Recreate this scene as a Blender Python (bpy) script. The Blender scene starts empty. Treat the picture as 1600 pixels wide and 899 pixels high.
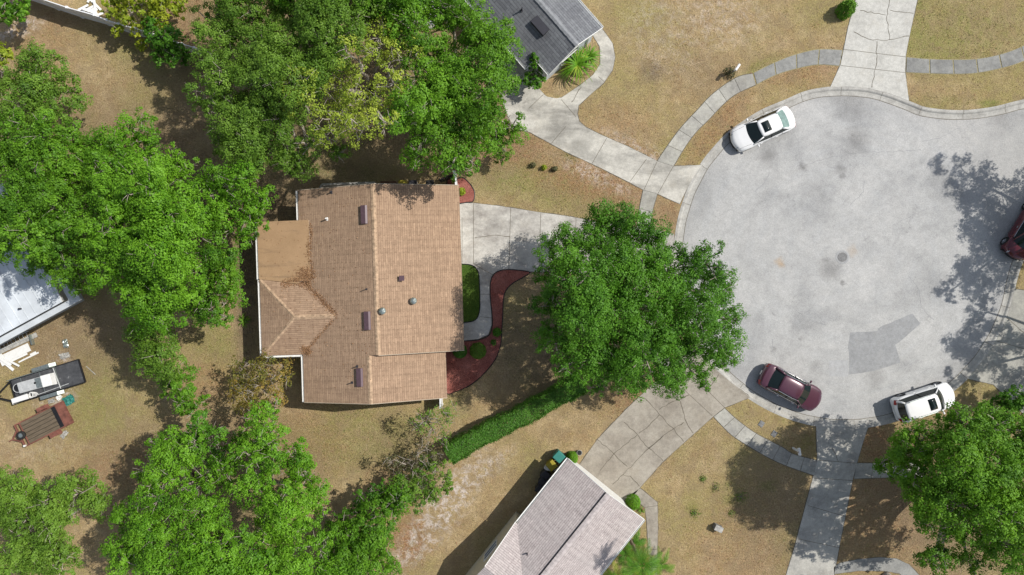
import bpy, bmesh, math, random
import numpy as np
from mathutils import Vector
from mathutils.geometry import tessellate_polygon
R = math.radians
random.seed(7); rng = np.random.default_rng(7)
C = bpy.context.scene.collection
scn = bpy.context.scene

# ---------------------------------------------------------------- camera, world, sun
CAMH = 49.0; F = 1067.0; PPM = F / CAMH
cd = bpy.data.cameras.new('camera'); cam = bpy.data.objects.new('camera', cd); C.objects.link(cam)
cam.location = (0, 0, CAMH); cam.rotation_euler = (0, 0, 0)
cd.sensor_width = 36.0; cd.lens = 36.0 * F / 1600.0; cd.clip_start = 0.5; cd.clip_end = 2000
scn.camera = cam
SUN_EL = 48.6; SUN_DIR = Vector((0.940, 0.340))          # direction towards the sun on the ground
w = bpy.data.worlds.new('World'); scn.world = w; w.use_nodes = True
wn = w.node_tree.nodes; bg = wn['Background']
sky = wn.new('ShaderNodeTexSky'); sky.sky_type = 'NISHITA'; sky.sun_disc = False
sky.sun_elevation = R(SUN_EL); sky.sun_rotation = math.atan2(SUN_DIR.x, SUN_DIR.y)
hs = wn.new('ShaderNodeHueSaturation'); hs.inputs['Saturation'].default_value = 0.62      # thin bright cloud whitens the sky
w.node_tree.links.new(sky.outputs[0], hs.inputs['Color']); w.node_tree.links.new(hs.outputs[0], bg.inputs[0]); bg.inputs[1].default_value = 0.125
sd = bpy.data.lights.new('sun', 'SUN'); sd.energy = 4.5; sd.angle = R(0.5); sd.color = (1.0, 0.955, 0.88)
sun = bpy.data.objects.new('sun', sd); C.objects.link(sun)
v = Vector((SUN_DIR.x*math.cos(R(SUN_EL)), SUN_DIR.y*math.cos(R(SUN_EL)), math.sin(R(SUN_EL))))
sun.rotation_euler = v.to_track_quat('Z', 'Y').to_euler(); sun.location = (30, 10, 60)
scn.view_settings.view_transform = 'Standard'; scn.view_settings.look = 'None'
scn.view_settings.exposure = 0.0; scn.view_settings.gamma = 1
scn.view_settings.use_curve_mapping = False
scn.cycles.max_bounces = 6; scn.cycles.transparent_max_bounces = 4

# ---------------------------------------------------------------- helpers
def W(px, py, z=0.0):
    k = (CAMH - z) / F
    return Vector(((px - 800) * k, (449.5 - py) * k, z))
def PX(r, z=0.0): return r * (CAMH - z) / F

class MB:
    def __init__(s): s.v = []; s.f = []; s.m = []; s.uv = []; s.hasuv = False
    def face(s, pts, m=0, uv=None):
        i = len(s.v); s.v += [tuple(p) for p in pts]; s.f.append(tuple(range(i, i+len(pts)))); s.m.append(m)
        if uv: s.hasuv = True
        s.uv.append(uv)
    def add(s, verts, faces, m=0):
        i = len(s.v); s.v += [tuple(p) for p in verts]
        for f in faces: s.f.append(tuple(i+k for k in f)); s.m.append(m); s.uv.append(None)
    def box(s, c, size, rz=0.0, m=0, taper=1.0):
        x, y, z = [a/2 for a in size]; ca, sa = math.cos(rz), math.sin(rz); vs = []
        for dz in (-z, z):
            t = taper if dz > 0 else 1
            for dx, dy in ((-x, -y), (x, -y), (x, y), (-x, y)):
                dx *= t; dy *= t
                vs.append((c[0]+dx*ca-dy*sa, c[1]+dx*sa+dy*ca, c[2]+dz))
        s.add(vs, [(3,2,1,0),(4,5,6,7),(0,1,5,4),(1,2,6,5),(2,3,7,6),(3,0,4,7)], m)
    def beam(s, a, b, wd, ht, m=0):
        a = Vector(a); b = Vector(b); d = (b-a)
        if d.length < 1e-6: return
        d.normalize(); up = Vector((0,0,1)); sd_ = d.cross(up)
        if sd_.length < 1e-3: sd_ = Vector((1,0,0))
        sd_.normalize(); up = sd_.cross(d); vs = []
        for p in (a, b):
            for i, j in ((-1,-1),(1,-1),(1,1),(-1,1)): vs.append(p + sd_*i*wd/2 + up*j*ht/2)
        s.add(vs, [(0,1,2,3),(7,6,5,4),(1,0,4,5),(2,1,5,6),(3,2,6,7),(0,3,7,4)], m)
    def tube(s, pts, rad, n=7, m=0):
        pts = [Vector(p) for p in pts]; rings = []
        for i, p in enumerate(pts):
            d = (pts[min(i+1, len(pts)-1)] - pts[max(i-1, 0)])
            d = d.normalized() if d.length > 1e-6 else Vector((0,0,1))
            a = d.cross(Vector((0.13, 0.2, 1)));
            if a.length < 1e-3: a = Vector((1,0,0))
            a.normalize(); b = d.cross(a); r = rad[i] if hasattr(rad, '__len__') else rad
            rings.append([p + (a*math.cos(2*math.pi*k/n) + b*math.sin(2*math.pi*k/n))*r for k in range(n)])
        i0 = 0; vs = [q for r_ in rings for q in r_]; fs = []
        for i in range(len(pts)-1):
            for k in range(n): fs.append((i*n+k, i*n+(k+1)%n, (i+1)*n+(k+1)%n, (i+1)*n+k))
        fs.append(tuple(reversed(range(n)))); fs.append(tuple(range((len(pts)-1)*n, len(pts)*n)))
        s.add(vs, fs, m)
    def cyl(s, c, r, h, n=20, m=0, r2=None):
        r2 = r if r2 is None else r2
        vs = [(c[0]+r*math.cos(2*math.pi*k/n), c[1]+r*math.sin(2*math.pi*k/n), c[2]) for k in range(n)] + \
             [(c[0]+r2*math.cos(2*math.pi*k/n), c[1]+r2*math.sin(2*math.pi*k/n), c[2]+h) for k in range(n)]
        s.add(vs, [tuple(reversed(range(n))), tuple(range(n, 2*n))] + [(k, (k+1)%n, n+(k+1)%n, n+k) for k in range(n)], m)
    def prism(s, poly, z0, z1, m=0):
        n = len(poly); vs = [(p[0], p[1], z0) for p in poly] + [(p[0], p[1], z1) for p in poly]
        s.add(vs, [tuple(reversed(range(n))), tuple(range(n, 2*n))] + [(k, (k+1)%n, n+(k+1)%n, n+k) for k in range(n)], m)
    def grid(s, P, m=0):        # P[i][j]
        a = len(P); b = len(P[0]); vs = [q for r_ in P for q in r_]
        s.add(vs, [(i*b+j, (i+1)*b+j, (i+1)*b+j+1, i*b+j+1) for i in range(a-1) for j in range(b-1)], m)

OFF = {}
def empty(name, loc, label, cat, group=None, rz=0.0):
    o = bpy.data.objects.new(name, None); C.objects.link(o); o.location = loc; o.rotation_euler = (0, 0, rz)
    o.empty_display_size = 0.3; OFF[o.name] = Vector(loc)
    o['label'] = label; o['category'] = cat
    if group: o['group'] = group
    return o
def build(name, mb, mats, parent=None, world=True, smooth=False, label=None, loc=None, recalc=True, bevel=0.0):
    me = bpy.data.meshes.new(name); off = Vector((0, 0, 0))
    if parent is not None and world: off = OFF[parent.name]
    if loc is not None: off = Vector(loc)
    me.from_pydata([(a[0]-off[0], a[1]-off[1], a[2]-off[2]) for a in mb.v], [], mb.f)
    if not isinstance(mats, (list, tuple)): mats = [mats]
    for m in mats: me.materials.append(m)
    me.polygons.foreach_set('material_index', mb.m)
    if mb.hasuv:
        ul = me.uv_layers.new(name='UVMap'); k = 0
        for f, uv in zip(mb.f, mb.uv):
            for i in range(len(f)):
                if uv: ul.data[k].uv = uv[i]
                k += 1
    if recalc and not mb.hasuv:
        bm = bmesh.new(); bm.from_mesh(me); bmesh.ops.remove_doubles(bm, verts=bm.verts, dist=1e-5)
        bmesh.ops.recalc_face_normals(bm, faces=bm.faces); bm.to_mesh(me); bm.free()
    if smooth: me.polygons.foreach_set('use_smooth', [True]*len(me.polygons))
    me.update()
    o = bpy.data.objects.new(name, me); C.objects.link(o)
    if parent is not None: o.parent = parent
    if loc is not None: o.location = loc
    OFF[o.name] = off
    if label: o['label'] = label
    if bevel > 0:
        b = o.modifiers.new('bevel', 'BEVEL'); b.width = bevel; b.segments = 2; b.limit_method = 'ANGLE'
    return o
def tag(o, label, cat, group=None):
    o['label'] = label; o['category'] = cat
    if group: o['group'] = group
    return o
def structure(o): o['kind'] = 'structure'; return o
def smooth_poly(pts, n=6, closed=False):
    out = []; L = len(pts); P = [Vector(p) for p in pts]
    rngi = range(L if closed else L-1)
    for i in rngi:
        p0 = P[(i-1) % L] if (closed or i > 0) else P[i]; p1 = P[i]; p2 = P[(i+1) % L]
        p3 = P[(i+2) % L] if (closed or i+2 < L) else p2
        for k in range(n):
            t = k/n; out.append(0.5*((2*p1)+(p2-p0)*t+(2*p0-5*p1+4*p2-p3)*t*t+(3*p1-p0-3*p2+p3)*t**3))
    if not closed: out.append(P[-1])
    return out
def poly_sheet(mb, poly, z, m=0, thick=0.0):
    V = [(p[0], p[1], z) for p in poly]; Fs = []
    for tri in tessellate_polygon([[Vector((p[0], p[1], 0)) for p in poly]]):
        a_, b_, c_ = tri; cr = (Vector(V[b_])-Vector(V[a_])).cross(Vector(V[c_])-Vector(V[a_])).z
        if abs(cr) < 1e-9: continue
        Fs.append((a_, b_, c_) if cr > 0 else (a_, c_, b_))
    mb.add(V, Fs, m)
    if thick:
        n = len(poly)
        mb.add([(p[0], p[1], z) for p in poly] + [(p[0], p[1], z-thick) for p in poly], [(k, (k+1) % n, n+(k+1) % n, n+k) for k in range(n)], m)
def strip(mb, pts, wd, z, m=0, jit=0.0):
    P = [Vector((p[0], p[1], z)) for p in pts]
    if jit:
        Q = []
        for i in range(len(P)-1):
            n = max(2, int((P[i+1]-P[i]).length/0.25)); nr = Vector((-(P[i+1]-P[i]).y, (P[i+1]-P[i]).x, 0)).normalized()
            for k in range(n): Q.append(P[i].lerp(P[i+1], k/n) + nr*random.uniform(-jit, jit)*(0 if k == 0 else 1))
        P = Q + [P[-1]]
    L = []; Rr = []
    for i, p in enumerate(P):
        d = P[min(i+1, len(P)-1)] - P[max(i-1, 0)]; n = Vector((-d.y, d.x, 0)).normalized()*wd/2
        if jit: n = n*random.uniform(0.6, 1.3)
        L.append(p+n); Rr.append(p-n)
    for i in range(len(P)-1): mb.face([Rr[i], Rr[i+1], L[i+1], L[i]], m)

# ---------------------------------------------------------------- materials
class NT:
    def __init__(s, name, rough=0.85, spec=0.25):
        s.mat = bpy.data.materials.new(name); s.mat.use_nodes = True; s.t = s.mat.node_tree; s.n = s.t.nodes
        s.b = s.n['Principled BSDF']; s.b.inputs['Roughness'].default_value = rough
        s.b.inputs['Specular IOR Level'].default_value = spec
        s.co = s.n.new('ShaderNodeTexCoord')
    def l(s, a, b): s.t.links.new(a, b)
    def vec(s, kind='Object', scale=(1,1,1), rot=(0,0,0)):
        m = s.n.new('ShaderNodeMapping'); s.l(s.co.outputs[kind], m.inputs[0]); m.inputs['Scale'].default_value = scale
        m.inputs['Rotation'].default_value = rot; return m.outputs[0]
    def noise(s, scale, detail=4, rough=0.6, vec=None, dist=0.0):
        n = s.n.new('ShaderNodeTexNoise'); s.l(vec if vec is not None else s.vec(), n.inputs['Vector'])
        n.inputs['Scale'].default_value = scale; n.inputs['Detail'].default_value = detail
        n.inputs['Roughness'].default_value = rough; n.inputs['Distortion'].default_value = dist; return n.outputs['Fac']
    def ramp(s, fac, stops, interp='LINEAR'):
        r = s.n.new('ShaderNodeValToRGB'); s.l(fac, r.inputs[0]); r.color_ramp.interpolation = interp; e = r.color_ramp.elements
        while len(e) < len(stops): e.new(0.5)
        for k, (p, c) in enumerate(stops):
            e[k].position = p
            if not hasattr(c, '__len__'): c = (c, c, c)
            e[k].color = (*c, 1)
        return r.outputs[0]
    def mix(s, fac, a, b, mode='MIX'):
        m = s.n.new('ShaderNodeMix'); m.data_type = 'RGBA'; m.blend_type = mode; m.clamp_factor = True
        for val, i in ((fac, 0), (a, 6), (b, 7)):
            if hasattr(val, 'node'): s.l(val, m.inputs[i])
            elif i == 0: m.inputs[0].default_value = val
            else: m.inputs[i].default_value = (*val, 1)
        return m.outputs[2]
    def math(s, op, a, b=0.0, clamp=False):
        m = s.n.new('ShaderNodeMath'); m.operation = op; m.use_clamp = clamp
        for val, i in ((a, 0), (b, 1)):
            if hasattr(val, 'node'): s.l(val, m.inputs[i])
            else: m.inputs[i].default_value = val
        return m.outputs[0]
    def attr(s, name):
        a = s.n.new('ShaderNodeAttribute'); a.attribute_name = name; return a.outputs['Fac']
    def bump(s, h, strength=0.4, dist=0.03):
        b = s.n.new('ShaderNodeBump'); s.l(h, b.inputs['Height']); b.inputs['Strength'].default_value = strength
        b.inputs['Distance'].default_value = dist; s.l(b.outputs[0], s.b.inputs['Normal'])
    def col(s, c):
        if hasattr(c, 'node'): s.l(c, s.b.inputs['Base Color'])
        else: s.b.inputs['Base Color'].default_value = (*c, 1)
        return s.mat
def plain(name, c, rough=0.6, metal=0.0, spec=0.4, var=0.18, scale=5.0, coat=0.0):
    t = NT(name, rough, spec); n = t.noise(scale, 4)
    t.b.inputs['Metallic'].default_value = metal; t.b.inputs['Coat Weight'].default_value = coat
    return t.col(t.mix(1.0, c, t.ramp(n, [(0.3, 1-var), (0.7, 1+var*0.4)]), 'MULTIPLY'))

def spots(t, lst):
    """worn spots of the paving: sum of soft discs around ground points, broken up by noise"""
    vec = t.vec(); wob = t.n.new('ShaderNodeTexNoise'); t.l(vec, wob.inputs['Vector']); wob.inputs['Scale'].default_value = 1.7; wob.inputs['Detail'].default_value = 5
    add = t.n.new('ShaderNodeVectorMath'); add.operation = 'MULTIPLY_ADD'; t.l(wob.outputs['Color'], add.inputs[0]); add.inputs[1].default_value = (1.0, 1.0, 0); t.l(vec, add.inputs[2])
    out = None
    for px, py, r, s_ in lst:
        p = W(px, py); d = t.n.new('ShaderNodeVectorMath'); d.operation = 'DISTANCE'; t.l(add.outputs[0], d.inputs[0]); d.inputs[1].default_value = (p.x+0.5, p.y+0.5, 0.0)
        rr = PX(r); m = t.n.new('ShaderNodeMapRange'); t.l(d.outputs['Value'], m.inputs[0]); m.inputs[1].default_value = rr*1.3; m.inputs[2].default_value = rr*0.3; m.inputs[3].default_value = 0; m.inputs[4].default_value = s_
        out = m.outputs[0] if out is None else t.math('MAXIMUM', out, m.outputs[0])
    return out

def ground_mat():
    t = NT('dry_lawn', 0.95, 0.1)
    big = t.noise(0.16, 5, 0.6); mid = t.noise(0.9, 6, 0.65, dist=0.4); fine = t.noise(9, 4, 0.75); fin2 = t.noise(26, 3, 0.8)
    c = t.ramp(mid, [(0.30, (0.33, 0.225, 0.115)), (0.5, (0.385, 0.285, 0.15)), (0.68, (0.46, 0.35, 0.20))])
    ol = t.math('ADD', t.ramp(big, [(0.44, 0.0), (0.62, 0.7)]), 0.0)
    c = t.mix(ol, c, (0.29, 0.255, 0.095))
    g = t.math('MULTIPLY', t.attr('green'), t.ramp(t.noise(1.6, 6, 0.7), [(0.3, 0.25), (0.6, 1.0)]))
    c = t.mix(g, c, (0.17, 0.205, 0.045))
    li = t.math('MULTIPLY', t.attr('litter'), t.ramp(t.noise(2.2, 6, 0.7), [(0.33, 0.2), (0.55, 1.0)]))
    c = t.mix(li, c, t.ramp(fine, [(0.35, (0.20, 0.10, 0.05)), (0.65, (0.38, 0.21, 0.12))]))
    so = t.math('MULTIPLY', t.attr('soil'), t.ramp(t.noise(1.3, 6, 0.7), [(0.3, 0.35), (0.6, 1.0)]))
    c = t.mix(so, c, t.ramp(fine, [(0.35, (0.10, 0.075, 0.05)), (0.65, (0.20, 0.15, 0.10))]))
    sa = t.math('MULTIPLY', t.attr('sand'), t.ramp(t.noise(1.9, 8, 0.8, dist=0.5), [(0.46, 0.0), (0.60, 1.0)]))
    c = t.mix(sa, c, (0.60, 0.53, 0.47))
    c = t.mix(1.0, c, t.ramp(fine, [(0.30, 0.62), (0.5, 0.98), (0.72, 1.34)]), 'MULTIPLY')
    c = t.mix(1.0, c, t.ramp(fin2, [(0.32, 0.72), (0.68, 1.25)]), 'MULTIPLY')
    c = t.mix(t.ramp(t.noise(3.3, 5, 0.75), [(0.50, 0.0), (0.66, 0.55)]), c, (0.235, 0.165, 0.09))
    c = t.mix(t.ramp(t.noise(5.5, 4, 0.8, vec=t.vec(rot=(0,0,.7))), [(0.56, 0.0), (0.68, 0.5)]), c, (0.50, 0.40, 0.27))
    c = t.mix(t.ramp(t.noise(2.4, 6, 0.8, vec=t.vec(rot=(0,0,2.1))), [(0.55, 0.0), (0.66, 0.45)]), c, (0.22, 0.22, 0.075))
    c = t.mix(t.ramp(t.noise(0.75, 7, 0.75, vec=t.vec(rot=(0,0,1.3)), dist=0.8), [(0.47, 0.0), (0.60, 0.5)]), c, (0.25, 0.185, 0.11))
    c = t.mix(1.0, c, (1.15, 1.15, 1.17), 'MULTIPLY')
    t.bump(t.math('ADD', fine, t.math('MULTIPLY', fin2, 0.6)), 1.0, 0.09)
    return t.col(c)
def concrete(name, base, dark, stain=0.45, sc=1.0, tint=(0.86, 0.82, 0.76), spotlist=None, rot=0.0, stretch=1.0):
    t = NT(name, 0.9, 0.2)
    v1 = t.vec(scale=(1.0/stretch, 1, 1), rot=(0, 0, rot))
    a = t.noise(0.55*sc, 7, 0.68, vec=v1, dist=0.3); b = t.noise(3.2*sc, 6, 0.7); f = t.noise(22, 3, 0.7)
    c = t.mix(t.ramp(a, [(0.42, 0.0), (0.64, stain)]), base, dark)
    c = t.mix(1.0, c, t.ramp(b, [(0.3, 0.80), (0.6, 1.04)]), 'MULTIPLY')
    c = t.mix(t.ramp(t.noise(0.9*sc, 5, 0.7, vec=t.vec(scale=(1,1,1), rot=(0,0,1.1))), [(0.52, 0.0), (0.7, 0.35)]), c, tuple(x*y for x, y in zip(base, tint)))
    if spotlist: c = t.mix(spots(t, spotlist), c, tuple(x*0.55 for x in dark))
    c = t.mix(1.0, c, t.ramp(f, [(0.3, 0.82), (0.7, 1.14)]), 'MULTIPLY')
    gi = t.n.new('ShaderNodeNewGeometry'); c = t.mix(1.0, c, t.ramp(gi.outputs['Random Per Island'], [(0.0, 0.84), (1.0, 1.10)]), 'MULTIPLY')
    t.bump(f, 0.3, 0.01); return t.col(c)
def asphalt_mat():
    t = NT('worn_asphalt', 0.9, 0.2)
    cen = W(1320, 401); sub = t.n.new('ShaderNodeVectorMath'); sub.operation = 'SUBTRACT'; t.l(t.co.outputs['Object'], sub.inputs[0]); sub.inputs[1].default_value = (cen.x, cen.y, 0)
    ln = t.n.new('ShaderNodeVectorMath'); ln.operation = 'LENGTH'; t.l(sub.outputs[0], ln.inputs[0])
    gr = t.n.new('ShaderNodeTexGradient'); gr.gradient_type = 'RADIAL'; t.l(sub.outputs[0], gr.inputs[0])
    cmb = t.n.new('ShaderNodeCombineXYZ'); t.l(t.math('MULTIPLY', ln.outputs['Value'], 0.9), cmb.inputs[0]); t.l(t.math('MULTIPLY', gr.outputs['Fac'], 9.0), cmb.inputs[1])
    ring = t.noise(1.6, 6, 0.65, vec=cmb.outputs[0]); cloud = t.noise(0.22, 7, 0.6, dist=0.5); mid = t.noise(1.6, 6, 0.7); f = t.noise(16, 3, 0.8); f2 = t.noise(40, 2, 0.8)
    c = t.ramp(cloud, [(0.36, (0.335, 0.335, 0.332)), (0.5, (0.425, 0.423, 0.415)), (0.66, (0.485, 0.48, 0.468))])
    c = t.mix(t.ramp(ring, [(0.44, 0.0), (0.72, 0.40)]), c, (0.375, 0.385, 0.395))
    c = t.mix(1.0, c, t.ramp(mid, [(0.3, 0.88), (0.6, 1.04)]), 'MULTIPLY')
    edge = t.ramp(t.math('DIVIDE', ln.outputs['Value'], 12.6), [(0.82, 0.0), (0.98, 0.30)])
    c = t.mix(t.math('MULTIPLY', edge, t.ramp(mid, [(0.35, 0.3), (0.6, 1.0)])), c, (0.33, 0.31, 0.285))
    c = t.mix(spots(t, [(1340,218,22,0.45),(1315,262,9,0.4),(1255,260,7,0.6),(1320,273,5,0.6),(1333,213,5,0.7),(1298,420,20,0.45),(1292,408,7,0.5),(1319,441,4,0.75),(1395,560,14,0.3),(1368,590,16,0.35),(1207,548,6,0.45),(1200,243,16,0.4),(1275,575,11,0.25),(1330,160,26,0.3),(1560,180,18,0.3),(1475,182,8,0.4),(1250,528,3,0.6),(1209,490,3,0.6),(1272,464,3,0.5)]), c, (0.13, 0.125, 0.12))
    c = t.mix(spots(t, [(1220,412,8,0.75),(1333,392,9,0.35)]), c, (0.42, 0.31, 0.20))
    vo = t.n.new('ShaderNodeTexVoronoi'); vo.feature = 'DISTANCE_TO_EDGE'; vo.inputs['Scale'].default_value = 0.33
    wv = t.n.new('ShaderNodeVectorMath'); wv.operation = 'MULTIPLY_ADD'; nn = t.n.new('ShaderNodeTexNoise'); nn.inputs['Scale'].default_value = 0.8; nn.inputs['Detail'].default_value = 6
    t.l(t.co.outputs['Object'], nn.inputs['Vector']); t.l(nn.outputs['Color'], wv.inputs[0]); wv.inputs[1].default_value = (2.5, 2.5, 0); t.l(t.co.outputs['Object'], wv.inputs[2]); t.l(wv.outputs[0], vo.inputs['Vector'])
    ck = t.math('MULTIPLY', t.ramp(vo.outputs['Distance'], [(0.0, 0.55), (0.010, 0.0)]), t.ramp(t.noise(0.35, 3), [(0.48, 0.0), (0.6, 0.6)]))
    c = t.mix(ck, c, (0.20, 0.20, 0.20))
    c = t.mix(1.0, c, t.ramp(f, [(0.3, 0.76), (0.7, 1.18)]), 'MULTIPLY'); c = t.mix(1.0, c, t.ramp(f2, [(0.3, 0.78), (0.7, 1.18)]), 'MULTIPLY')
    t.bump(t.math('ADD', f, f2), 0.5, 0.015); return t.col(c)
def shingle(name, c1, c2, dark, blotch, row=0.145, wd=0.30):
    t = NT(name, 0.92, 0.15); uv = t.vec('UV')
    b = t.n.new('ShaderNodeTexBrick'); t.l(uv, b.inputs['Vector']); b.inputs['Scale'].default_value = 1.0
    b.inputs['Color1'].default_value = (*c1, 1); b.inputs['Color2'].default_value = (*c2, 1); b.inputs['Mortar'].default_value = (*dark, 1)  # dark mortar colour paints in the thin shadow line between shingle rows
    b.inputs['Mortar Size'].default_value = 0.012; b.inputs['Mortar Smooth'].default_value = 0.3; b.inputs['Brick Width'].default_value = wd*4; b.inputs['Row Height'].default_value = row; b.offset = 0.37; b.squash = 1.0
    b.inputs['Bias'].default_value = 0.0
    c = b.outputs['Color']
    n1 = t.noise(3.2, 3, 0.75, vec=t.vec('UV', (1.0, 1.9, 1))); n2 = t.noise(0.5, 6, 0.65, vec=uv); n3 = t.noise(30, 2, 0.8, vec=uv)
    c = t.mix(1.0, c, t.ramp(n1, [(0.3, 0.82), (0.55, 1.0), (0.7, 1.22)]), 'MULTIPLY')
    c = t.mix(t.ramp(n2, [(0.42, 0.0), (0.68, 0.45)]), c, blotch)
    st = t.noise(1.4, 5, 0.7, vec=t.vec('UV', (2.6, 0.35, 1)))
    c = t.mix(1.0, c, t.ramp(st, [(0.35, 0.84), (0.58, 1.03)]), 'MULTIPLY')
    c = t.mix(1.0, c, t.ramp(n3, [(0.3, 0.88), (0.7, 1.12)]), 'MULTIPLY')
    t.bump(t.math('ADD', t.math('MULTIPLY', b.outputs['Fac'], -1.0), t.math('MULTIPLY', n3, 0.4)), 0.5, 0.015)
    return t.col(c)
def leafmat(name, c0, c1, c2, trans=0.30):
    t = NT(name, 0.55, 0.3); a = t.attr('tone')
    n = t.noise(0.55, 4, 0.6); nn = t.noise(2.4, 3, 0.6)
    c = t.ramp(a, [(0.0, c0), (0.5, c1), (1.0, c2)])
    c = t.mix(t.ramp(n, [(0.4, 0.0), (0.66, 0.5)]), c, c2); c = t.mix(t.ramp(nn, [(0.45, 0.0), (0.7, 0.35)]), c, c0)
    t.col(c); tr = t.n.new('ShaderNodeBsdfTranslucent'); t.l(t.mix(1.0, c, (1.25, 1.15, 0.5), 'MULTIPLY'), tr.inputs[0])
    ms = t.n.new('ShaderNodeMixShader'); ms.inputs[0].default_value = trans; t.l(t.b.outputs[0], ms.inputs[1]); t.l(tr.outputs[0], ms.inputs[2])
    t.l(ms.outputs[0], t.n['Material Output'].inputs[0]); return t.mat
def barkmat(name, a, b):
    t = NT(name, 0.95, 0.1); n = t.noise(6, 6, 0.7); t.bump(n, 0.6, 0.03); return t.col(t.ramp(n, [(0.3, a), (0.7, b)]))

M = {}
M['ground'] = ground_mat(); M['asphalt'] = asphalt_mat()
M['patch_a'] = concrete('asphalt_patch', (0.33, 0.335, 0.34), (0.27, 0.275, 0.28), 0.6, 1.6)
M['patch_b'] = concrete('asphalt_patch_pale', (0.40, 0.402, 0.405), (0.33, 0.335, 0.34), 0.6, 1.6)
M['conc'] = concrete('driveway_concrete', (0.50, 0.485, 0.44), (0.30, 0.29, 0.27), 0.75, 1.0)
M['conc_n'] = concrete('pale_driveway_concrete', (0.56, 0.55, 0.51), (0.43, 0.42, 0.39), 0.6, 1.0)
M['conc_w'] = concrete('stained_driveway_concrete', (0.52, 0.50, 0.45), (0.22, 0.21, 0.19), 0.95, 1.0, rot=R(31), stretch=3.0, spotlist=[(875,205,20,0.5),(905,228,18,0.5),(935,250,16,0.4),(868,190,12,0.4)])
M['conc_m'] = concrete('main_driveway_concrete', (0.52, 0.50, 0.46), (0.27, 0.25, 0.23), 0.9, 1.3, rot=0.15, stretch=1.6, spotlist=[(772,352,12,0.4),(800,345,9,0.3),(815,372,10,0.4)])
M['conc_s'] = concrete('old_driveway_concrete', (0.395, 0.36, 0.305), (0.27, 0.24, 0.20), 0.95, 0.9)
M['conc_d'] = concrete('dark_pavement_concrete', (0.30, 0.30, 0.285), (0.19, 0.19, 0.185), 0.8, 1.5)
M['conc_p'] = concrete('pavement_concrete', (0.43, 0.42, 0.375), (0.28, 0.27, 0.25), 0.8, 1.3)
M['kerb'] = concrete('kerb_concrete', (0.45, 0.44, 0.41), (0.29, 0.28, 0.26), 0.8, 2.2)
M['joint'] = plain('joint_soil', (0.14, 0.122, 0.092), 0.95); M['joint_pale'] = plain('joint_grass', (0.34, 0.30, 0.17), 0.95, var=0.4, scale=8)
M['roof1'] = shingle('tan_shingle', (0.415, 0.285, 0.192), (0.34, 0.23, 0.155), (0.22, 0.142, 0.095), (0.345, 0.238, 0.162), wd=.21)
M['roof2'] = shingle('grey_shingle', (0.21, 0.22, 0.235), (0.15, 0.155, 0.17), (0.055, 0.057, 0.065), (0.20, 0.205, 0.215), row=0.20, wd=0.36)
M['roof3'] = shingle('taupe_shingle', (0.52, 0.465, 0.45), (0.46, 0.405, 0.395), (0.20, 0.165, 0.16), (0.43, 0.395, 0.385), wd=.21)
t = NT('roll_roofing', 0.9, 0.2); n = t.noise(0.7, 6, 0.6); st = t.noise(1.1, 6, 0.7, vec=t.vec(scale=(0.3, 2.2, 1), rot=(0,0,0.3))); cc = t.ramp(n, [(0.3, (0.33, 0.215, 0.12)), (0.7, (0.41, 0.27, 0.155))])
cc = t.mix(t.ramp(st, [(0.54, 0.0), (0.66, 0.4)]), cc, (0.17, 0.12, 0.08)); M['roll'] = t.col(t.mix(1.0, cc, t.ramp(t.noise(20, 2), [(0.3, 0.9), (0.7, 1.08)]), 'MULTIPLY'))
M['roofhip1'] = plain('tan_ridge_shingle', (0.50, 0.35, 0.23), 0.9, var=0.5, scale=4)
M['roofhip3'] = plain('taupe_ridge_shingle', (0.48, 0.43, 0.42), 0.9, var=0.3, scale=4)
M['roofhip2'] = plain('grey_ridge_shingle', (0.26, 0.27, 0.285), 0.9, var=0.3, scale=4)
M['metalroof'] = plain('galvanised_roof', (0.62, 0.66, 0.70), 0.55, 0.0, 0.4, 0.25, 0.6)
M['white'] = plain('white_trim', (0.78, 0.78, 0.76), 0.5, var=0.08); M['vinyl'] = plain('white_vinyl', (0.80, 0.81, 0.83), 0.45, var=0.05)
M['wall1'] = plain('tan_stucco', (0.50, 0.42, 0.32), 0.9); M['wall2'] = plain('pale_blue_stucco', (0.62, 0.66, 0.68), 0.9); M['wall3'] = plain('cream_stucco', (0.66, 0.60, 0.47), 0.9); M['wall4'] = plain('grey_siding', (0.45, 0.47, 0.48), 0.9)
M['glass'] = plain('window_glass', (0.02, 0.025, 0.03), 0.05, 0, 0.6, 0.0); M['vent'] = plain('purple_brown_vent', (0.115, 0.07, 0.085), 0.45, var=0.15)
M['galv'] = plain('galvanised_metal', (0.42, 0.47, 0.44), 0.35, 0.75, 0.5, 0.3, 8); M['black'] = plain('black_paint', (0.015, 0.015, 0.017), 0.5, var=0.3)
M['mulch'] = (lambda t: (t.bump(t.noise(14, 4, 0.8), 0.9, 0.06), t.col(t.mix(1.0, t.ramp(t.noise(1.0, 5, 0.7), [(0.35, (0.26, 0.085, 0.068)), (0.7, (0.38, 0.155, 0.125))]), t.ramp(t.noise(15, 4, 0.8), [(0.3, 0.45), (0.7, 1.35)]), 'MULTIPLY')))[1])(NT('red_mulch', 0.95, 0.1))
M['bedgrass'] = (lambda t: (t.bump(t.noise(18, 4, 0.8), 0.9, 0.06), t.col(t.mix(1.0, t.ramp(t.noise(1.2, 5, 0.7), [(0.35, (0.05, 0.10, 0.015)), (0.7, (0.09, 0.14, 0.025))]), t.ramp(t.noise(18, 4, 0.8), [(0.3, 0.5), (0.7, 1.35)]), 'MULTIPLY')))[1])(NT('lush_grass', 0.95, 0.1))
M['bark'] = barkmat('pale_bark', (0.26, 0.22, 0.18), (0.50, 0.45, 0.39)); M['bark_d'] = barkmat('dark_bark', (0.14, 0.11, 0.09), (0.30, 0.25, 0.20))
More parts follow.
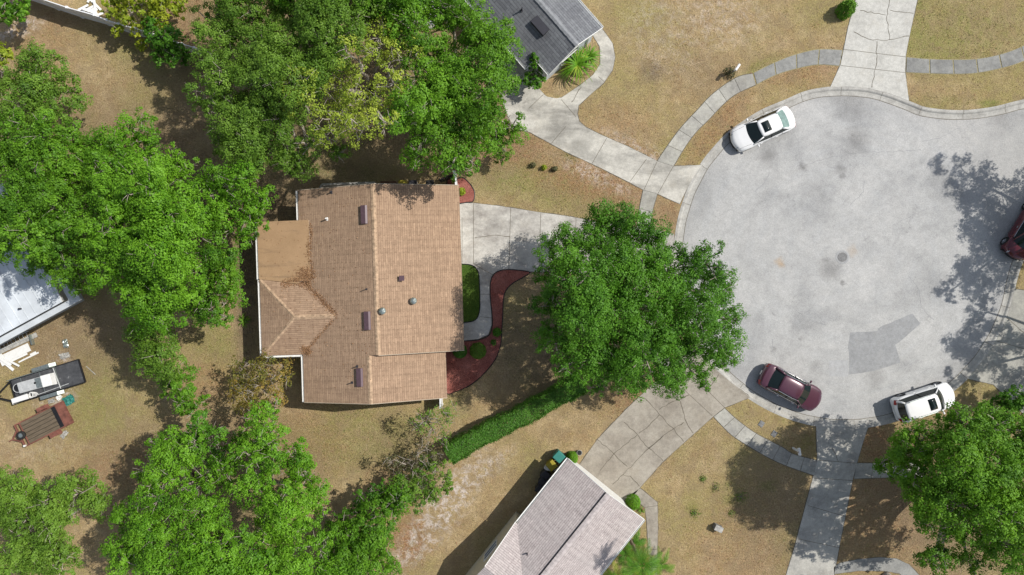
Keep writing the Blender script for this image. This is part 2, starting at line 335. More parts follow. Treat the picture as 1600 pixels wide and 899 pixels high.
M['lf_oak'] = leafmat('oak_leaves', (0.039, 0.126, 0.007), (0.103, 0.254, 0.014), (0.190, 0.392, 0.025), .30)
M['lf_mid'] = leafmat('deep_green_leaves', (0.030, 0.107, 0.007), (0.077, 0.217, 0.014), (0.139, 0.332, 0.025), .30)
M['lf_bright'] = leafmat('bright_green_leaves', (0.048, 0.148, 0.007), (0.126, 0.309, 0.013), (0.221, 0.453, 0.030), .30)
M['lf_yellow'] = leafmat('yellow_green_leaves', (0.127, 0.200, 0.020), (0.280, 0.396, 0.040), (0.478, 0.561, 0.073), .30)
M['lf_mix'] = leafmat('dull_green_leaves', (0.058, 0.133, 0.012), (0.132, 0.260, 0.026), (0.221, 0.373, 0.047), .30)
M['lf_brown'] = leafmat('turning_leaves', (0.09, 0.12, 0.02), (0.19, 0.20, 0.04), (0.36, 0.23, 0.05))
M['lf_hedge'] = leafmat('hedge_leaves', (0.032, 0.105, 0.010), (0.068, 0.193, 0.018), (0.123, 0.285, 0.034), .28)
M['lf_lime'] = leafmat('lime_leaves', (0.12, 0.19, 0.012), (0.26, 0.35, 0.02), (0.42, 0.46, 0.035))
M['lf_purple'] = leafmat('bronze_leaves', (0.05, 0.07, 0.022), (0.10, 0.11, 0.04), (0.17, 0.13, 0.07), 0.2)
M['lf_dry'] = leafmat('dead_leaves', (0.16, 0.075, 0.035), (0.28, 0.145, 0.07), (0.42, 0.26, 0.14), 0.1)
M['lf_grass'] = leafmat('grass_blades', (0.22, 0.17, 0.07), (0.36, 0.28, 0.14), (0.50, 0.41, 0.23), 0.2)
M['lf_grassg'] = leafmat('green_grass_blades', (0.08, 0.12, 0.02), (0.13, 0.19, 0.035), (0.24, 0.26, 0.07), 0.2)
M['tyre'] = plain('tyre_rubber', (0.02, 0.02, 0.02), 0.85); M['rim'] = plain('alloy_rim', (0.55, 0.56, 0.58), 0.3, 0.8)
M['pwhite'] = plain('white_car_paint', (0.80, 0.80, 0.80), 0.25, 0, 0.5, 0.02, coat=0.5)
M['pmaroon'] = plain('maroon_car_paint', (0.088, 0.030, 0.050), 0.26, 0.15, 0.5, 0.05, coat=0.8); M['pred'] = plain('dark_red_car_paint', (0.10, 0.010, 0.018), 0.26, 0.2, 0.5, 0.05, coat=0.8)
M['chrome'] = plain('chrome', (0.7, 0.7, 0.7), 0.15, 1.0, 0.5, 0.02); M['lamp'] = plain('headlight_lens', (0.45, 0.5, 0.55), 0.1, 0.3, 0.6, 0.1); M['tail'] = plain('tail_light', (0.28, 0.01, 0.01), 0.2)
M['cglass'] = plain('car_glass', (0.010, 0.018, 0.019), 0.08, 0, 0.45, 0.1); M['cglass2'] = plain('pale_rear_glass', (0.20, 0.30, 0.27), 0.15, 0, 0.8, 0.4, 4)
M['rust'] = plain('rusty_steel', (0.215, 0.085, 0.062), 0.9, var=0.5, scale=3); M['alu'] = plain('aluminium', (0.62, 0.63, 0.62), 0.45, 0.3); M['teal'] = plain('teal_plastic', (0.035, 0.21, 0.18), 0.6); M['yel'] = plain('yellow_plastic', (0.34, 0.28, 0.03), 0.6)
M['dplas'] = plain('dark_plastic', (0.035, 0.035, 0.045), 0.6); M['brplas'] = plain('brown_plastic', (0.13, 0.07, 0.04), 0.7); M['stone'] = plain('grey_stone', (0.42, 0.41, 0.38), 0.95, var=0.4); M['iron'] = plain('cast_iron', (0.22, 0.22, 0.22), 0.8, 0.1, var=0.4, scale=9)
t = NT('weathered_boards', 0.95, 0.1); v1 = t.vec(scale=(0.6, 7.5, 1)); n = t.noise(2.4, 5, 0.7, vec=v1); wv = t.n.new('ShaderNodeTexWave'); wv.bands_direction = 'Y'; wv.inputs['Scale'].default_value = 1.15; t.l(t.vec(), wv.inputs[0])
M['boards'] = t.col(t.mix(t.ramp(wv.outputs['Fac'], [(0.0, 0.9), (0.10, 0.0)]), t.ramp(n, [(0.3, (0.085, 0.065, 0.045)), (0.7, (0.20, 0.16, 0.115))]), (0.02, 0.018, 0.015)))
t = NT('grey_deck', 0.9, 0.2); n = t.noise(2.0, 6, 0.75); M['gdeck'] = t.col(t.ramp(n, [(0.35, (0.045, 0.047, 0.052)), (0.62, (0.085, 0.088, 0.095)), (0.74, (0.30, 0.30, 0.30))]))

# ================================================================ SETTING
# ---- kerb / road outline (outer edge of kerb), pixel coordinates of the ground
arc = []
for k in range(0, 41):
    a = R(139 + (352-139)*k/40.0)      # counter-clockwise as drawn on screen (y up), starting upper left
    arc.append((1322+269*math.cos(a), 401-269*math.sin(a)))
# arc runs from upper-left, down the left side, along the bottom and up the right side
kerb_px = [(2300, 20), (1900, 85), (1700, 137), (1600, 156), (1550, 168), (1500, 173), (1450, 169), (1424, 160), (1390, 147), (1357, 138.5), (1322, 136), (1290, 137), (1257, 143.5), (1228, 156), (1190, 172), (1158, 192), (1133, 211)] \
    + arc[1:] + [(1600, 405), (1622, 368), (1665, 325), (1740, 285), (1900, 240), (2300, 160)]
kerb_w = [Vector((p.x, p.y, 0)) for p in smooth_poly([W(*p) for p in kerb_px], 5)]
def resample(P, step):
    out = [P[0]]; acc = 0
    for a, b in zip(P, P[1:]):
        L = (b-a).length; t0 = step - acc
        while t0 <= L: out.append(a.lerp(b, t0/L)); t0 += step
        acc = (acc + L) % step if L else acc
    return out
kerb_w = resample(kerb_w, 0.3)
kn = []
for i in range(len(kerb_w)):
    d = (kerb_w[min(i+1, len(kerb_w)-1)] - kerb_w[max(i-1, 0)]).normalized(); kn.append(Vector((-d.y, d.x, 0)))   # towards the road (left of travel)
KP = np.array([(p.x, p.y) for p in kerb_w])
def sdist(X, Y):
    """signed distance, positive inside the road"""
    d2 = np.full(X.shape, 1e9); side = np.zeros(X.shape); A = KP[:-1]; B = KP[1:]
    # even-odd test with closed polygon
    poly = np.vstack([KP]); ins = np.zeros(X.shape, bool); n = len(poly)
    for i in range(n):
        x0, y0 = poly[i]; x1, y1 = poly[(i+1) % n]
        c = ((y0 > Y) != (y1 > Y))
        if c.any():
            xi = (x1-x0)*(Y-y0)/((y1-y0) if y1 != y0 else 1e-9)+x0; ins ^= (c & (X < xi))
    NX = np.zeros(X.shape); NY = np.zeros(X.shape)
    for (x0, y0), (x1, y1) in zip(A, B):
        dx, dy = x1-x0, y1-y0; L2 = dx*dx+dy*dy+1e-12
        t = np.clip(((X-x0)*dx+(Y-y0)*dy)/L2, 0, 1); qx = x0+t*dx; qy = y0+t*dy; dd = (X-qx)**2+(Y-qy)**2
        m = dd < d2; d2[m] = dd[m]; NX[m] = qx[m]; NY[m] = qy[m]
    return np.where(ins, 1, -1)*np.sqrt(d2), NX, NY

# ---- ground sheet with soil / grass variation
gx = np.concatenate([[-600, -300, -150, -80, -55], np.arange(-42, 42.01, 0.25), [46, 52, 60, 75, 100, 160, 320, 600]])
gy = np.concatenate([[-600, -300, -150, -80, -45], np.arange(-25, 25.01, 0.25), [45, 80, 150, 300, 600]])
X, Y = np.meshgrid(gx, gy, indexing='ij')
D, NX, NY = sdist(X, Y)
core = (np.abs(X) < 43) & (np.abs(Y) < 26)
snap = (np.abs(D) < 0.18) & core
Xs = np.where(snap, NX, X); Ys = np.where(snap, NY, Y)
Z = np.where((D > 0) & ~snap, -0.30, 0.0)
nx, ny = X.shape
co = np.stack([Xs.ravel(), Ys.ravel(), Z.ravel()], 1)
ii, jj = np.meshgrid(np.arange(nx-1), np.arange(ny-1), indexing='ij'); a = (ii*ny+jj).ravel()
quads = np.stack([a, a+ny, a+ny+1, a+1], 1)
def npmesh(name, co, quads, mat, attrs=None, smooth=False):
    me = bpy.data.meshes.new(name); k = quads.shape[1]
    me.vertices.add(len(co)); me.vertices.foreach_set('co', np.ascontiguousarray(co, np.float32).ravel())
    me.loops.add(quads.size); me.loops.foreach_set('vertex_index', np.ascontiguousarray(quads, np.int32).ravel())
    me.polygons.add(len(quads)); me.polygons.foreach_set('loop_start', np.arange(0, quads.size, k, dtype=np.int32))
    me.polygons.foreach_set('loop_total', np.full(len(quads), k, np.int32))
    if attrs:
        for nme, val in attrs.items():
            at = me.attributes.new(nme, 'FLOAT', 'POINT'); at.data.foreach_set('value', np.ascontiguousarray(val, np.float32))
    me.materials.append(mat); me.update(calc_edges=True)
    if smooth: me.polygons.foreach_set('use_smooth', np.ones(len(quads), bool))
    return me
def blobs(X, Y, lst):
    out = np.zeros(X.shape)
    for px, py, rx, ry, ang, s in lst:
        c = W(px, py); dx = X-c.x; dy = Y-c.y; a = R(ang); u = dx*math.cos(a)+dy*math.sin(a); v = -dx*math.sin(a)+dy*math.cos(a)
        q = np.sqrt((u/PX(rx))**2+(v/PX(ry))**2); out = np.maximum(out, s*np.clip(1.6-q*1.1, 0, 1))
    return out
GREEN = [(860,290,110,35,-15,0.5),(800,285,60,25,0,0.6),(230,85,70,30,-20,0.45),(890,246,14,5,-30,1.2),(1500,50,120,60,0,0.55),(1470,160,60,12,0,0.35),(1545,162,14,6,0,1.0),(1435,10,10,12,0,0.9),(560,690,90,50,0,0.5),(540,660,60,25,20,0.55),(700,640,40,20,0,0.4),(330,540,45,30,0,0.5),(1150,780,18,10,0,0.8),(1200,760,14,8,10,0.8),(1080,795,8,8,0,0.7),(1140,760,10,7,0,0.7),(1260,690,16,12,0,0.55),(1225,650,40,10,-25,0.4),(150,640,70,60,0,0.35),(560,270,90,14,0,0.5),(1180,110,40,10,30,0.5),(1320,230,10,4,0,0.1)]
SAND = [(690,800,95,26,52,1.3),(650,850,45,20,45,1.0),(745,745,60,15,38,0.9),(725,680,14,8,20,1.0),(1040,50,60,60,0,0.35),(30,45,35,12,20,1.2),(1130,30,60,40,0,0.45),(1000,235,60,14,-28,0.7),(930,275,60,12,-25,0.7),(95,560,16,8,0,1.0),(85,620,30,14,10,1.1),(55,700,60,22,0,0.2),(1270,180,30,12,30,0.3)]
LITTER = [(640,845,30,45,-10,0.9),(930,285,100,34,-15,0.75),(800,235,60,25,0,0.8),(1020,112,22,22,0,0.0),(1080,60,30,30,0,0.2),(1000,620,60,30,0,0.7),(1380,800,90,110,0,0.45),(1365,690,25,40,0,0.75),(1255,690,30,25,0,0.3),(1260,110,60,20,15,0.55),(1120,200,70,18,50,0.65),(1045,330,20,20,0,0.6),(1150,850,70,80,0,0.35),(290,20,50,60,0,0.6),(620,745,40,25,0,0.5),(320,600,40,40,0,0.5),(200,730,90,40,0,0.5),(520,630,60,14,0,0.4),(1000,235,40,10,-28,0.6),(60,60,60,40,0,0.4),(960,200,60,40,0,0.3),(480,690,60,60,0,0.35)]
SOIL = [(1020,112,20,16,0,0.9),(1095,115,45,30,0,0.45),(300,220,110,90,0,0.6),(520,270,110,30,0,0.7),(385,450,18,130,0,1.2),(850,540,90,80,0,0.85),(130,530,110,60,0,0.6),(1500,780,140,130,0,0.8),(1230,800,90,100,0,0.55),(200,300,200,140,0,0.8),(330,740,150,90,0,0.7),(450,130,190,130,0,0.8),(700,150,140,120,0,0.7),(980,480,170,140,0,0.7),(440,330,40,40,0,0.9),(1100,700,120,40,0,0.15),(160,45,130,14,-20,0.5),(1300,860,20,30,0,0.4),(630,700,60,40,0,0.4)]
core_at = {k: blobs(X, Y, v_).ravel() for k, v_ in (('green', GREEN), ('sand', SAND), ('litter', LITTER), ('soil', SOIL))}
gme = npmesh('ground', co, quads, M['ground'], core_at)
g = bpy.data.objects.new('ground', gme); C.objects.link(g); structure(g)

# ---- road
mb = MB(); inner = [(p + n*0.60) for p, n in zip(kerb_w, kn)]
poly_sheet(mb, [(p.x, p.y) for p in inner], -0.092)
crk = [[(1253,260),(1275,252),(1302,244),(1345,238),(1390,237),(1440,234)],[(1208,530),(1207,548),(1215,563)],[(1395,352),(1440,330),(1470,322)],[(1180,300),(1196,285),(1203,268)],[(1500,200),(1470,216),(1440,222)],[(1240,480),(1262,500),(1290,508)],[(1420,430),(1436,452),(1441,480),(1460,500)],[(1330,320),(1350,300),(1352,282)]]
for L in crk: strip(mb, [W(*p) for p in L], 0.03, -0.0885, 1, 0.05)
structure(build('road', mb, [M['asphalt'], M['patch_a']], recalc=False))
mb = MB(); prof = [(-0.035, -0.10), (-0.03, 0.012), (0.13, 0.018), (0.19, -0.005), (0.27, -0.078), (0.42, -0.096), (0.60, -0.088), (0.64, -0.088), (0.645, -0.14)]
P = [[p + n*o + Vector((0, 0, z)) for (o, z) in prof] for p, n in zip(kerb_w, kn)]; mb.grid(P)
for i in range(4, len(kerb_w)-4, 10):
    for k in range(1, len(prof)-2):
        a = P[i][k]; b = P[i][k+1]; d = (kerb_w[i+1]-kerb_w[i]).normalized()*0.012; up = Vector((0, 0, 0.004)); mb.face([a-d+up, b-d+up, b+d+up, a+d+up], 1)
for i in range(len(kerb_w)-1):       # tar joint between gutter and asphalt
    n0, n1 = kn[i], kn[i+1]; z = Vector((0, 0, -0.083)); w0 = 0.61 + 0.01*math.sin(i*0.9); mb.face([kerb_w[i]+n0*w0+z, kerb_w[i+1]+n1*w0+z, kerb_w[i+1]+n1*(w0+0.035)+z, kerb_w[i]+n0*(w0+0.035)+z], 1)
    if rng.random() < 0.0: pass
structure(build('kerb', mb, [M['kerb'], M['joint']], recalc=False))
# road patches, manhole
def sheet(name, px, z, mat, smooth_n=0, closed=True, thick=0.0):
    pts = [W(*p) for p in px]
    if smooth_n: pts = smooth_poly(pts, smooth_n, closed)
    mb = MB(); poly_sheet(mb, [(p.x, p.y) for p in pts], z, 0, thick); return mb
def wob(px, amp=0.6, step=9):
    out = []; n = len(px)
    for i in range(n):
        a, b = px[i], px[(i+1) % n]; L = math.hypot(b[0]-a[0], b[1]-a[1]); k = max(1, int(L/step))
        for j in range(k): t_ = j/k; out.append((a[0]+(b[0]-a[0])*t_+random.uniform(-amp, amp)*(j > 0), a[1]+(b[1]-a[1])*t_+random.uniform(-amp, amp)*(j > 0)))
    return out
structure(build('road_patch', sheet('p', wob([(1329.5,520),(1372,517.5),(1373.5,513),(1400,501),(1427,490),(1439.5,506),(1420,523),(1400,539.5),(1405,556),(1408,567),(1367,580),(1327,586),(1328,560),(1326,542)]), -0.086, M['patch_a']), M['patch_a'], recalc=False))
structure(build('road_patch', sheet('p', wob([(1296,563.5),(1326,562),(1326,588.5),(1297,588.5)]), -0.088, M['patch_b']), M['patch_b'], recalc=False))

# ---- driveways, pavements, paths
def crackset(mb, lines, z, wd=0.05, jit=0.03, m=1):
    for L in lines: strip(mb, [W(*p) for p in L], wd, z, m, jit)
def flat(name, px, mat, joints=(), cracks=(), smooth_n=0, z=0.024, jm='joint', edge=True, jw=0.03):
    pts = [W(*p) for p in px]
    if smooth_n: pts = smooth_poly(pts, smooth_n, True)
    mb = MB(); poly_sheet(mb, [(p.x, p.y) for p in pts], z, 0, 0.12)
    crackset(mb, joints, z+0.004, jw, 0.0); crackset(mb, cracks, z+0.005, 0.042, 0.05)
    if edge: strip(mb, [p for p in pts] + [pts[0]], 0.09, 0.006, 1, 0.03)
    return structure(build(name, mb, [mat, M[jm]], recalc=False))
N_J = [[(1317,77.4),(1416,89.5)],[(1313.5,102.8),(1415,114)]]
N_C = [[(1389.7,0),(1385,27),(1389.7,62)],[(1370,65),(1368.6,103.5),(1362,137)],[(1343.6,16.7),(1383.6,24)],[(1390,16),(1427,21.7)],[(1333.6,50),(1357,61.7),(1384,64),(1420,56.7)]]
flat('driveway', [(1350,-120),(1337,0),(1325,43),(1318,78),(1313,102),(1297,136.5),(1322,135.5),(1357,138),(1390,146.5),(1420,158),(1414,113),(1415,87),(1420,60),(1433,0),(1450,-120)], M['conc_n'], N_J, N_C)
flat('driveway', [(760,90),(800,200),(828,207),(883,237),(937,262),(983,285),(1005,297),(1027,303),(1062,319),(1067,308),(1076,290),(1086,273),(1097,258),(1052,260),(1027,252),(983,230),(937,210),(915,199),(905,190),(902,178),(904,165),(917,153),(943,130),(957,110),(961,90),(957,68),(948,55),(938,42),(920,50),(927,57),(937,73),(938,100),(927,117),(907,133),(877,153),(862,153),(850,148),(838,110),(800,60)], M['conc_w'],
     [[(849,148),(826,170)],[(877,156),(900,183)],[(1027,252),(1006,297)],[(1052,260),(1038,285),(1028,303)],[(884,198),(860,226)],[(948,216),(925,256)],[(1010,249),(985,283)],[(935,120),(944,128)]], [[(908,137),(893,160)]])
flat('driveway', [(715,317.5),(740,317.5),(780,322),(843,332),(887,338),(940,348),(1000,357),(1053,366),(1054,400),(1056,436),(1000,432),(900,427),(827,424.5),(797,421),(781,424),(771,430),(766,445),(766,468),(768,493),(768,508),(763,523),(747,530),(728,532),(700,533),(700,317.5)], M['conc_m'],
     [[(740,318),(740,413)],[(722,340),(722,410)],[(798,325),(795,421)],[(845,333),(842,424)],[(740,413),(771,430)],[(750,460),(766,460)],[(750,495),(768,497)],[(1005,358),(1004,432)],[(900,341),(898,427)]], [[(742,372),(770,368),(797,370)]])
S_J = [[(1113,650),(1077,617),(1050,590)],[(1132,637),(1095,600),(1075,582)]]
S_C = [[(933,687),(955,705),(965,716),(980,729)],[(995,680),(960,708),(937,736)],[(975,660),(994,677),(1013,700),(1036,720)],[(1036,681),(1013,701),(973,742),(957,757)],[(973,742),(985,744),(999,760)],[(1007,622),(1020,636),(1030,648),(1050,668),(1068,690)],[(1030,648),(1015,664),(998,677)],[(1063,627),(1070,655),(1083,677)],[(1123,585),(1115,597),(1105,607)],[(1030,640),(1050,628),(1067,622),(1077,617)],[(1013,701),(1040,678),(1060,665),(1068,660)]]
flat('driveway', [(880,745),(905,727),(933,687),(980,638),(1013,607),(1060,563),(1089,533),(1101,556),(1120,579),(1145,600),(1172,621),(1150,630),(1132,637),(1113,652),(1035,722),(1000,762),(970,800),(930,800)], M['conc_s'], S_J, S_C, jm='joint')
flat('driveway', [(1275,663),(1290,666),(1313,669),(1335,669),(1357,665),(1347,695),(1338,727),(1332,750),(1322,800),(1310,860),(1303,899),(1290,990),(1215,990),(1228,899),(1240,860),(1270,747),(1277,720)], M['conc'], [[(1278,719),(1340,724)],[(1271,747),(1333,751)],[(1262,790),(1324,808)],[(1246,842),(1312,856)]], [[(1300,700),(1310,722)]])
flat('driveway', [(1585,452),(1579,478),(1571,500),(1557.5,530),(1541,556),(1512,592),(1552,601),(1600,648),(1700,690),(1800,690),(1800,470),(1700,468)], M['conc_p'], [[(1557,533),(1610,548),(1700,560)]], [[(1573,497),(1600,520),(1640,540)]])
# walkways
flat('walkway', [(1000,763),(1027,785),(1028,820),(1027,860),(1027,990),(1012,990),(1013,860),(1010,810),(1007,793),(985,773)], M['conc_s'], [[(1007,793),(1028,790)],[(1010,860),(1028,858)]])
flat('walkway', [(1303,886),(1312,880),(1340,874),(1375,871),(1400,873),(1420,882),(1436,899),(1445,960),(1425,960),(1416,905),(1405,896),(1380,892),(1340,892),(1303,897)], M['conc_d'])
# pavements as slabs
def slabs(name, up, lo, n, mat, gap=0.05, z=0.026):
    U = smooth_poly([W(*p) for p in up], 8); L = smooth_poly([W(*p) for p in lo], 8)
    def at(P, t_):
        cum = [0]
        for a, b in zip(P, P[1:]): cum.append(cum[-1]+(b-a).length)
        s_ = t_*cum[-1]
        for i in range(len(P)-1):
            if cum[i+1] >= s_: return P[i].lerp(P[i+1], (s_-cum[i])/max(1e-6, cum[i+1]-cum[i]))
        return P[-1]
    mb = MB(); 
    for k in range(n):
        e = 0.0 if n == 1 else gap/ (sum((b-a).length for a, b in zip(U, U[1:]))); t0 = k/n+e*0.5; t1 = (k+1)/n-e*0.5; m_ = 4
        us = [at(U, t0+(t1-t0)*q/m_) for q in range(m_+1)]; ls = [at(L, t0+(t1-t0)*q/m_) for q in range(m_+1)]
        dz = random.uniform(-0.004, 0.006)
        poly_sheet(mb, [(p.x, p.y) for p in us] + [(p.x, p.y) for p in reversed(ls)], z+dz, 0, 0.1)
    strip(mb, U, 0.10, 0.007, 1); strip(mb, L, 0.10, 0.007, 1)
    full = U + list(reversed(L)); poly_sheet(mb, [(p.x, p.y) for p in full], 0.006, 1)
    return structure(build(name, mb, [mat, M['joint_pale'] if 'conc_d' in mat.name or mat is M['conc_d'] else M['joint']], recalc=False))
slabs('pavement', [(1317,79),(1278,78),(1240,87),(1207,100),(1177,115)], [(1312,103),(1278,101),(1245,107),(1212,117),(1182,132)], 4, M['conc_d'], 0.09)
slabs('pavement', [(1176,115.5),(1150,122),(1114,147),(1090,172),(1064,200),(1044,227),(1027,252)], [(1181,132.5),(1150,147),(1130,163),(1107,187),(1087,207),(1070,230),(1052,260)], 7, M['conc_p'], 0.03)
slabs('pavement', [(1416,90),(1450,93),(1489,94),(1525,93),(1562,86),(1600,72),(1660,40)], [(1415,113),(1450,114.5),(1489,115.5),(1525,114),(1566,106),(1600,95),(1670,64)], 7, M['conc_d'], 0.09)
slabs('pavement', [(1005,297),(1000,322),(997,345),(995,356)], [(1027,303),(1020,327),(1017,345),(1016,360)], 2, M['conc_p'], 0.03)
slabs('pavement', [(1132,638),(1150,655),(1180,677),(1220,698),(1240,710),(1277,720)], [(1115,651),(1140,677),(1163,693),(1197,713),(1227,727),(1272,743)], 8, M['conc_p'], 0.03)
slabs('pavement', [(1338,724),(1365,724),(1395,723),(1440,722)], [(1334,748),(1365,747),(1395,746),(1445,745)], 4, M['conc_p'], 0.03)
slabs('pavement', [(995,432),(997,500),(1025,560),(1050,585)], [(1016,432),(1018,495),(1040,545),(1062,568)], 8, M['conc_p'], 0.03)
# beds
def bed(name, px, mat, z, border=True, n=6):
    pts = smooth_poly([W(*p) for p in px], n, True); mb = MB(); poly_sheet(mb, [(p.x, p.y) for p in pts], z, 0, 0.1)
    if border: mb.tube([Vector((p.x, p.y, z+0.01)) for p in pts]+[Vector((pts[0].x, pts[0].y, z+0.01))], 0.035, 5, 1)
    return structure(build(name, mb, [mat, M['black']], recalc=False))
bed('mulch_bed', [(827,425),(797,421.5),(780,423.5),(770,431),(766,446),(766.5,468),(769,493),(769,510),(764,524),(748,531),(728,533),(700,536),(680,545),(680,600),(698,615),(710,613),(733,603),(753,587),(773,563),(782,540),(784,515),(785.5,493),(786.5,470),(790,455),(801,443),(820,432)], M['mulch'], 0.05, n=4)
bed('mulch_bed', [(700,278),(712,280),(722,277.5),(733,286),(741,299),(740,314),(730,316.5),(700,316.5)], M['mulch'], 0.05, n=4)
bed('lawn_bed', [(700,414),(723,413),(738,415),(747,424),(749,440),(750,470),(749,488),(743,500),(727,504),(700,504)], M['bedgrass'], 0.045, n=4)
bed('planting_bed', [(850,147),(862,152.5),(877,152),(906,132.5),(926,116.5),(936,100),(935,74),(925,60),(905,70),(840,120)], M['ground'], 0.03, False, n=4)

# ================================================================ HOUSES
class Frame:
    """local frame of a building: u along ex, v along ey (metres), z up"""
    def __init__(s, o, ex, flip=True):
        s.o = Vector((o.x, o.y, 0)); s.ex = Vector((ex.x, ex.y, 0)).normalized()
        s.ey = Vector((s.ex.y, -s.ex.x, 0)) if flip else Vector((-s.ex.y, s.ex.x, 0))
    def __call__(s, u, v, z=0.0): return s.o + s.ex*u + s.ey*v + Vector((0, 0, z))
def roof_plane(mb, pts, along, m=0, thick=0.10, me=1):
    """one sloping roof face with its thickness; uv in metres, u along the eave, v up the slope"""
    P = [Vector(p) for p in pts]; n = Vector((0, 0, 0))
    for i in range(len(P)): n += (P[i]-P[0]).cross(P[(i+1) % len(P)]-P[0])
    n.normalize()
    if n.z < 0: P.reverse(); n = -n
    al = Vector(along).normalized(); up = n.cross(al)
    uv = [(p.dot(al), p.dot(up)) for p in P]
    mb.face(P, m, uv)
    lo = [p - Vector((0, 0, thick)) for p in P]; mb.face(list(reversed(lo)), me, None)
    for i in range(len(P)):
        j = (i+1) % len(P); mb.face([P[j], P[i], lo[i], lo[j]], me, None)
def ridge_caps(mb, a, b, wd=0.30, z=0.02, m=0):
    a = Vector(a); b = Vector(b); L = (b-a).length; d = (b-a)/L; n = max(1, int(L/0.24)); s_ = d.cross(Vector((0, 0, 1))).normalized()
    for k in range(n):
        p = a + d*(k*L/n); q = a + d*((k+1)*L/n); up = Vector((0, 0, z)); up2 = Vector((0, 0, z+0.014)); dr = Vector((0, 0, -0.055))
        e = random.uniform(-0.008, 0.008)
        mb.face([p+up, q+up2, q+up2+s_*(wd/2+e)+dr, p+up+s_*(wd/2+e)+dr], m); mb.face([q+up2, p+up, p+up-s_*(wd/2-e)+dr, q+up2-s_*(wd/2-e)+dr], m)
def wall_poly(mb, pts, z0, z1, m=0): mb.prism([(p.x, p.y) for p in pts], z0, z1, m)
def window(root, frame_pt, dirv, out, wd, ht, zc, name='window'):
    """window in a wall: frame bars and pane; frame_pt centre on wall plane, out = outward normal"""
    mb = MB(); c = frame_pt + out*0.03; d = dirv
    for sx in (-1, 1): mb.beam(c + d*sx*wd/2 + Vector((0,0,zc-ht/2)), c + d*sx*wd/2 + Vector((0,0,zc+ht/2)), 0.07, 0.07)
    for sz in (-1, 0, 1): mb.beam(c - d*(wd/2-0.02) + Vector((0,0,zc+sz*ht/2)), c + d*(wd/2-0.02) + Vector((0,0,zc+sz*ht/2)), 0.06, 0.075 if sz else 0.045)
    o = build(name, mb, M['white'], root)
    mb = MB(); h = Vector((0, 0, ht/2)); e = d*wd/2; cc = c + Vector((0, 0, zc)) - out*0.012; mb.face([cc-e-h, cc+e-h, cc+e+h, cc-e+h]); build('pane', mb, M['glass'], o); return o
def litter_cloud(name, pts, size, mat, label, cat, tone=None):
    pass

# ---------------------------------------------------------------- main tan house
ZE = 2.6; NW = W(465, 298, ZE); NE = W(717, 290, ZE)
f1 = Frame(NW, NE-NW)
h1 = empty('house', f1(5, 7, 0), 'tan shingled house with a hipped rear wing, seen whole in the middle', 'house')
S1 = 1/3.0; Wd = 10.97; rz1 = ZE + Wd/2*S1; Lw = 9.70; rz2 = ZE + Lw/2*S1; VS = 11.19; VE = 14.38
EX = f1.ex; EY = f1.ey
mb = MB()
roof_plane(mb, [f1(0,0,ZE), f1(Wd/2,0,rz1), f1(Wd/2,VS,rz1), f1(Lw/2,VS,rz2), f1(Lw/2,VE,rz2), f1(0,VE,ZE), f1(0,11.15,ZE), f1(2.58,8.57,ZE+2.58*S1), f1(0,5.99,ZE)], EY)
roof_plane(mb, [f1(Wd,0,ZE), f1(Wd,VS,ZE), f1(Wd/2,VS,rz1), f1(Wd/2,0,rz1)], EY)
roof_plane(mb, [f1(Lw,VS+0.003,ZE), f1(Lw,VE,ZE), f1(Lw/2,VE,rz2), f1(Lw/2,VS+0.003,rz2)], EY)
# hipped wing
u0 = -2.78; v0, v1, vm = 5.99, 11.15, 8.57; zr = ZE + 2.58*S1; up_ = u0+2.58
roof_plane(mb, [f1(u0,v0,ZE), f1(up_,vm,zr), f1(u0,v1,ZE)], EY)
roof_plane(mb, [f1(u0,v0,ZE), f1(0,v0,ZE), f1(2.58,vm,zr), f1(up_,vm,zr)], EX)
roof_plane(mb, [f1(u0,v1,ZE), f1(up_,vm,zr), f1(2.58,vm,zr), f1(0,v1,ZE)], EX)
r1 = build('roof', mb, [M['roof1'], M['wall1']], h1)
for A_, B_, w_ in ((f1(Wd/2,0,rz1), f1(Wd/2,VS,rz1), .3), (f1(Lw/2,VS+.05,rz2), f1(Lw/2,VE,rz2), .3), (f1(u0,v0,ZE), f1(up_,vm,zr), .26), (f1(u0,v1,ZE), f1(up_,vm,zr), .26), (f1(up_,vm,zr), f1(2.5,vm,zr), .3)):
    mb = MB(); ridge_caps(mb, A_, B_, w_); build('ridge_cap', mb, M['roofhip1'], r1, recalc=False)
mb = MB(); roof_plane(mb, [f1(-2.82,2.05,ZE+0.03), f1(0.78,2.05,ZE+0.285), f1(0.78,5.93,ZE+0.285), f1(-0.2,6.32,ZE+0.22), f1(-2.82,5.93,ZE+0.03)], EY, me=1)
build('flat_roof', mb, [M['roll'], M['white']], h1, label='smooth brown flat roof over the back porch')
FR_ = None   # fascias and gutters
FR_ = [h1, M['wall1']]
def fasc(a, b):
    m_ = MB(); m_.beam(a, b, 0.035, 0.16); build('fascia', m_, FR_[1], FR_[0])
for a, b in ((f1(0,0,ZE-.06), f1(Wd/2,0,rz1-.06)), (f1(Wd/2,0,rz1-.06), f1(Wd,0,ZE-.06)), (f1(0,VE,ZE-.06), f1(Lw/2,VE,rz2-.06)), (f1(Lw/2,VE,rz2-.06), f1(Lw,VE,ZE-.06))):
    o_ = -EY*0.02 if (a-f1(0,0,ZE)).dot(EY) < 7 else EY*0.02; fasc(a+o_, b+o_)
fasc(f1(Wd/2,VS+.02,rz1-.08), f1(Wd,VS+.02,ZE-.08))
